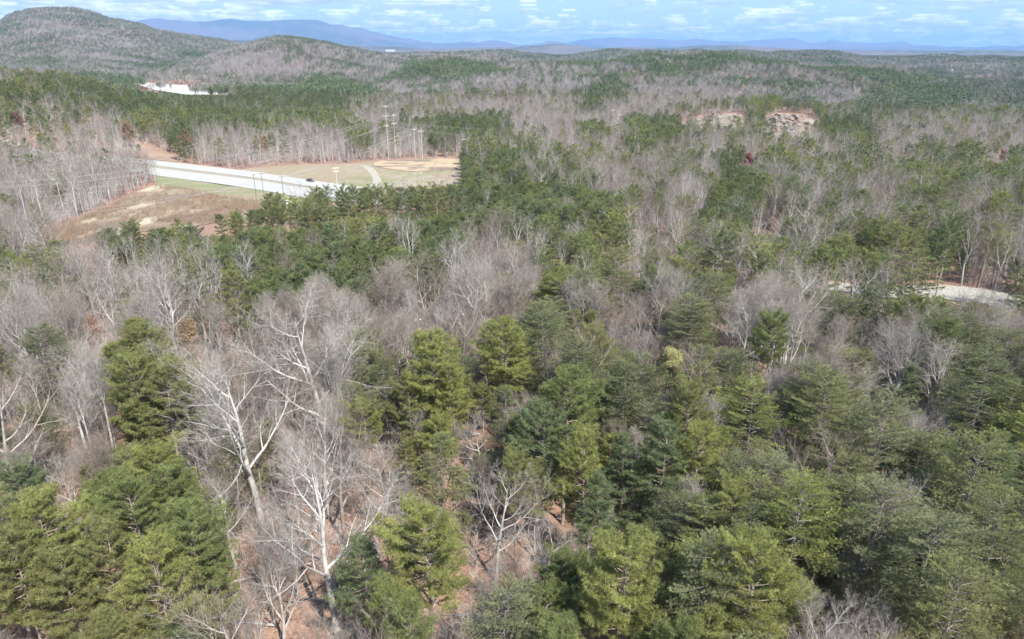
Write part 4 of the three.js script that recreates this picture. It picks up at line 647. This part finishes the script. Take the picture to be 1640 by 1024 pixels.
for (const [x, t, f, l] of [[980, 175, 212, 'far pale pole, first of the row on the wooded slope'], [989.5, 182, 212, 'far pale pole, second of the row on the wooded slope'], [1022, 186, 220, 'far pale pole, third of the row on the wooded slope'], [1057, 188, 208, 'far pale pole next to the rock slope']]) pole(x, t, f, M.wood, [[0.95, 4]], l, gp);
function wire(A, B, sag, label) {
  const n = 28, pts = []; for (let i = 0; i <= n; i++) { const s = i / n, p = A.clone().lerp(B, s); p.y -= sag * 4 * s * (1 - s); pts.push(p); }
  const G = new GB(); G.tube(pts, pts.map(() => 0.035), 4, [1, 1, 1], true); tag(put('power_line', G.geo(), M.wire), label, 'power line', 'power lines over the highway');
}
const topOf = (i, a, e) => { const [p, h, arms] = POLES[i]; return V(p.x + e * arms[a][1] * 0.46 * Math.cos(0.5), p.y + h * arms[a][0] + 0.5, p.z - e * arms[a][1] * 0.46 * Math.sin(0.5)); };
const sky3 = (px, py, d) => { const [a, b, c] = rayOf(px, py), l = Math.hypot(a, c); return V(a * d / l, EYE + b * d / l, c * d / l); };
wire(sky3(-60, 296, 300), topOf(0, 1, -1), 7, 'upper power line from the tallest pole over the highway wood'); wire(sky3(-60, 304, 300), topOf(0, 1, 1), 8, 'second power line from the tallest pole over the highway wood'); wire(sky3(-60, 315, 300), topOf(1, 1, -1), 8, 'third power line over the highway wood');
wire(sky3(-60, 322, 300), topOf(0, 2, -1), 9, 'lowest power line from the tallest pole over the highway wood'); wire(sky3(-60, 352, 270), topOf(3, 0, -1), 9, 'power line from the shorter pole pair over the brown field'); wire(sky3(-60, 362, 270), topOf(2, 0, -1), 9, 'lowest power line over the brown field');
wire(topOf(1, 1, 1), sky3(1010, 203, 640), 4, 'power line from the tall poles past the dark pines'); wire(topOf(2, 0, 1), sky3(940, 224, 560), 3, 'power line from the shorter poles past the dark pines'); wire(topOf(3, 0, 1), sky3(940, 230, 560), 3, 'lower power line from the shorter poles past the dark pines');
wire(topOf(4, 0, 0.5), topOf(5, 0, 0.5), 0.3, 'short wire between the two dark poles'); wire(topOf(5, 0, 0.5), topOf(6, 0, 0.5), 0.6, 'wire to the dark pole behind the pickup');

// ---------------------------------------------------------------- vehicles
function vehicle(name, px, py, turn, paint, pickup, label, cat) {
  const g = ground(px, py), o = base(name, V(g.x, g.y + 0.4, g.z), turn);
  const L = pickup ? 5.6 : 4.7, W = pickup ? 1.95 : 1.8, side = pickup ? [[-2.75, 0.45], [2.7, 0.45], [2.75, 0.9], [2.6, 1.08], [1.2, 1.12], [-2.75, 1.1]] : [[-2.3, 0.35], [2.3, 0.35], [2.3, 0.7], [1.1, 0.92], [-1.9, 0.95], [-2.3, 0.8]], cab = pickup ? [[-0.75, 1.1], [1.3, 1.1], [0.75, 1.75], [-0.6, 1.78]] : [[-1.9, 0.94], [1.1, 0.91], [0.4, 1.4], [-1.1, 1.42]];
  const ex = (pts, w) => { const s = new THREE.Shape(pts.map(p => new THREE.Vector2(...p))), e = new THREE.ExtrudeGeometry(s, { depth: w - 0.12, bevelEnabled: true, bevelSize: 0.06, bevelThickness: 0.06, bevelSegments: 2 }); e.translate(0, 0, -w / 2 + 0.06); return e; };
  put('body', ex(side, W), paint, o); const c = put('cabin', ex(cab, W * 0.86), paint, o);
  put('side_windows', ex(cab.map(([x, y], i) => [x * 0.82 + (pickup ? 0.04 : -0.07), lerp(y, i < 2 ? y + 0.08 : y - 0.1, 1)]), W * 0.89), M.glass, c);
  for (const x of [-L * 0.31, L * 0.31]) for (const z of [-1, 1]) { const w = put('wheel', new THREE.CylinderGeometry(0.36, 0.36, 0.24, 18), M.dark, o); w.rotation.x = Math.PI / 2; w.position.set(x, 0.36, z * (W / 2 - 0.08)); put('rim', new THREE.CylinderGeometry(0.21, 0.21, 0.26, 12), M.wire, w); }
  for (const z of [-1, 1]) put('headlight', new THREE.BoxGeometry(0.08, 0.16, 0.36), M.lamp, o).position.set(pickup ? 2.78 : 2.34, 0.72, z * W * 0.34);
  if (pickup) put('load_bed', new THREE.BoxGeometry(1.75, 0.04, W * 0.8), M.dark, o).position.set(-1.8, 1.17, 0);
  tag(o, label, cat);
}
vehicle('car', 497, 292, 0.6 - 1.2, M.carBlack, 0, 'black car driving on the far carriageway of the highway', 'car');
vehicle('pickup_truck', 459, 329.5, 0.1, M.carWhite, 1, 'white pickup parked below the highway verge', 'pickup');

// ---------------------------------------------------------------- far small buildings and the hilltop mast
function hall(px, py, w, dpt, h, label, roofed) {
  const g = ground(px, py, 16), far = Math.hypot(g.x, g.z); w *= far; dpt *= far; h *= far; console.log(label, far | 0); const o = base(roofed ? 'house' : 'warehouse', V(g.x, g.y, g.z), 0.2);
  const wall = put('wall', new THREE.BoxGeometry(w, h, dpt), M.white, o); wall.position.y = h / 2 + 12;
  const s = new THREE.Shape([new THREE.Vector2(-dpt / 2 - 0.5, 0), new THREE.Vector2(dpt / 2 + 0.5, 0), new THREE.Vector2(0, roofed ? dpt * 0.4 : 2)]), e = new THREE.ExtrudeGeometry(s, { depth: w + 1, bevelEnabled: false }); e.translate(0, 0, -w / 2 - 0.5); e.rotateY(Math.PI / 2);
  put('roof', e, roofed ? M.roof : M.white, o).position.y = h + 12.02; put('plinth', new THREE.BoxGeometry(w + 6, 13, dpt + 6), M.gravel, o).position.y = 5.4; tag(o, label, 'building');
}
hall(1525, 112, 0.0022, 0.002, 0.0014, 'tiny white house standing out on the far wooded plain', 1);
hall(625, 80.5, 0.012, 0.004, 0.0008, 'long low white building on the far plain under the mountains', 0);
{
  const g = ground(112, 27), o = base('radio_mast', V(g.x, g.y, g.z)), h = 58;
  for (const [a, b] of [[0, 1], [0.87, -0.5], [-0.87, -0.5]]) { const G = new GB(); G.tube([V(a * 2, 0, b * 2), V(a * 0.4, h, b * 0.4)], [0.28, 0.18], 5, [1, 1, 1], true); put('leg', G.geo(), M.wire, o); }
  const G = new GB(); for (let k = 0; k < 14; k++) { const y = k * h / 14, w = lerp(2, 0.4, k / 14); G.tube([V(0, y, w), V(0.87 * w, y + h / 14, -0.5 * w)], [0.12, 0.12], 4, [1, 1, 1], true); G.tube([V(-0.87 * w, y, -0.5 * w), V(0, y + h / 14, w)], [0.12, 0.12], 4, [1, 1, 1], true); } put('lattice', G.geo(), M.wire, o); tag(o, 'thin radio mast on the hilltop against the sky', 'mast');
}
console.log('unique triangles about', triangles);
renderer.render(scene, camera);
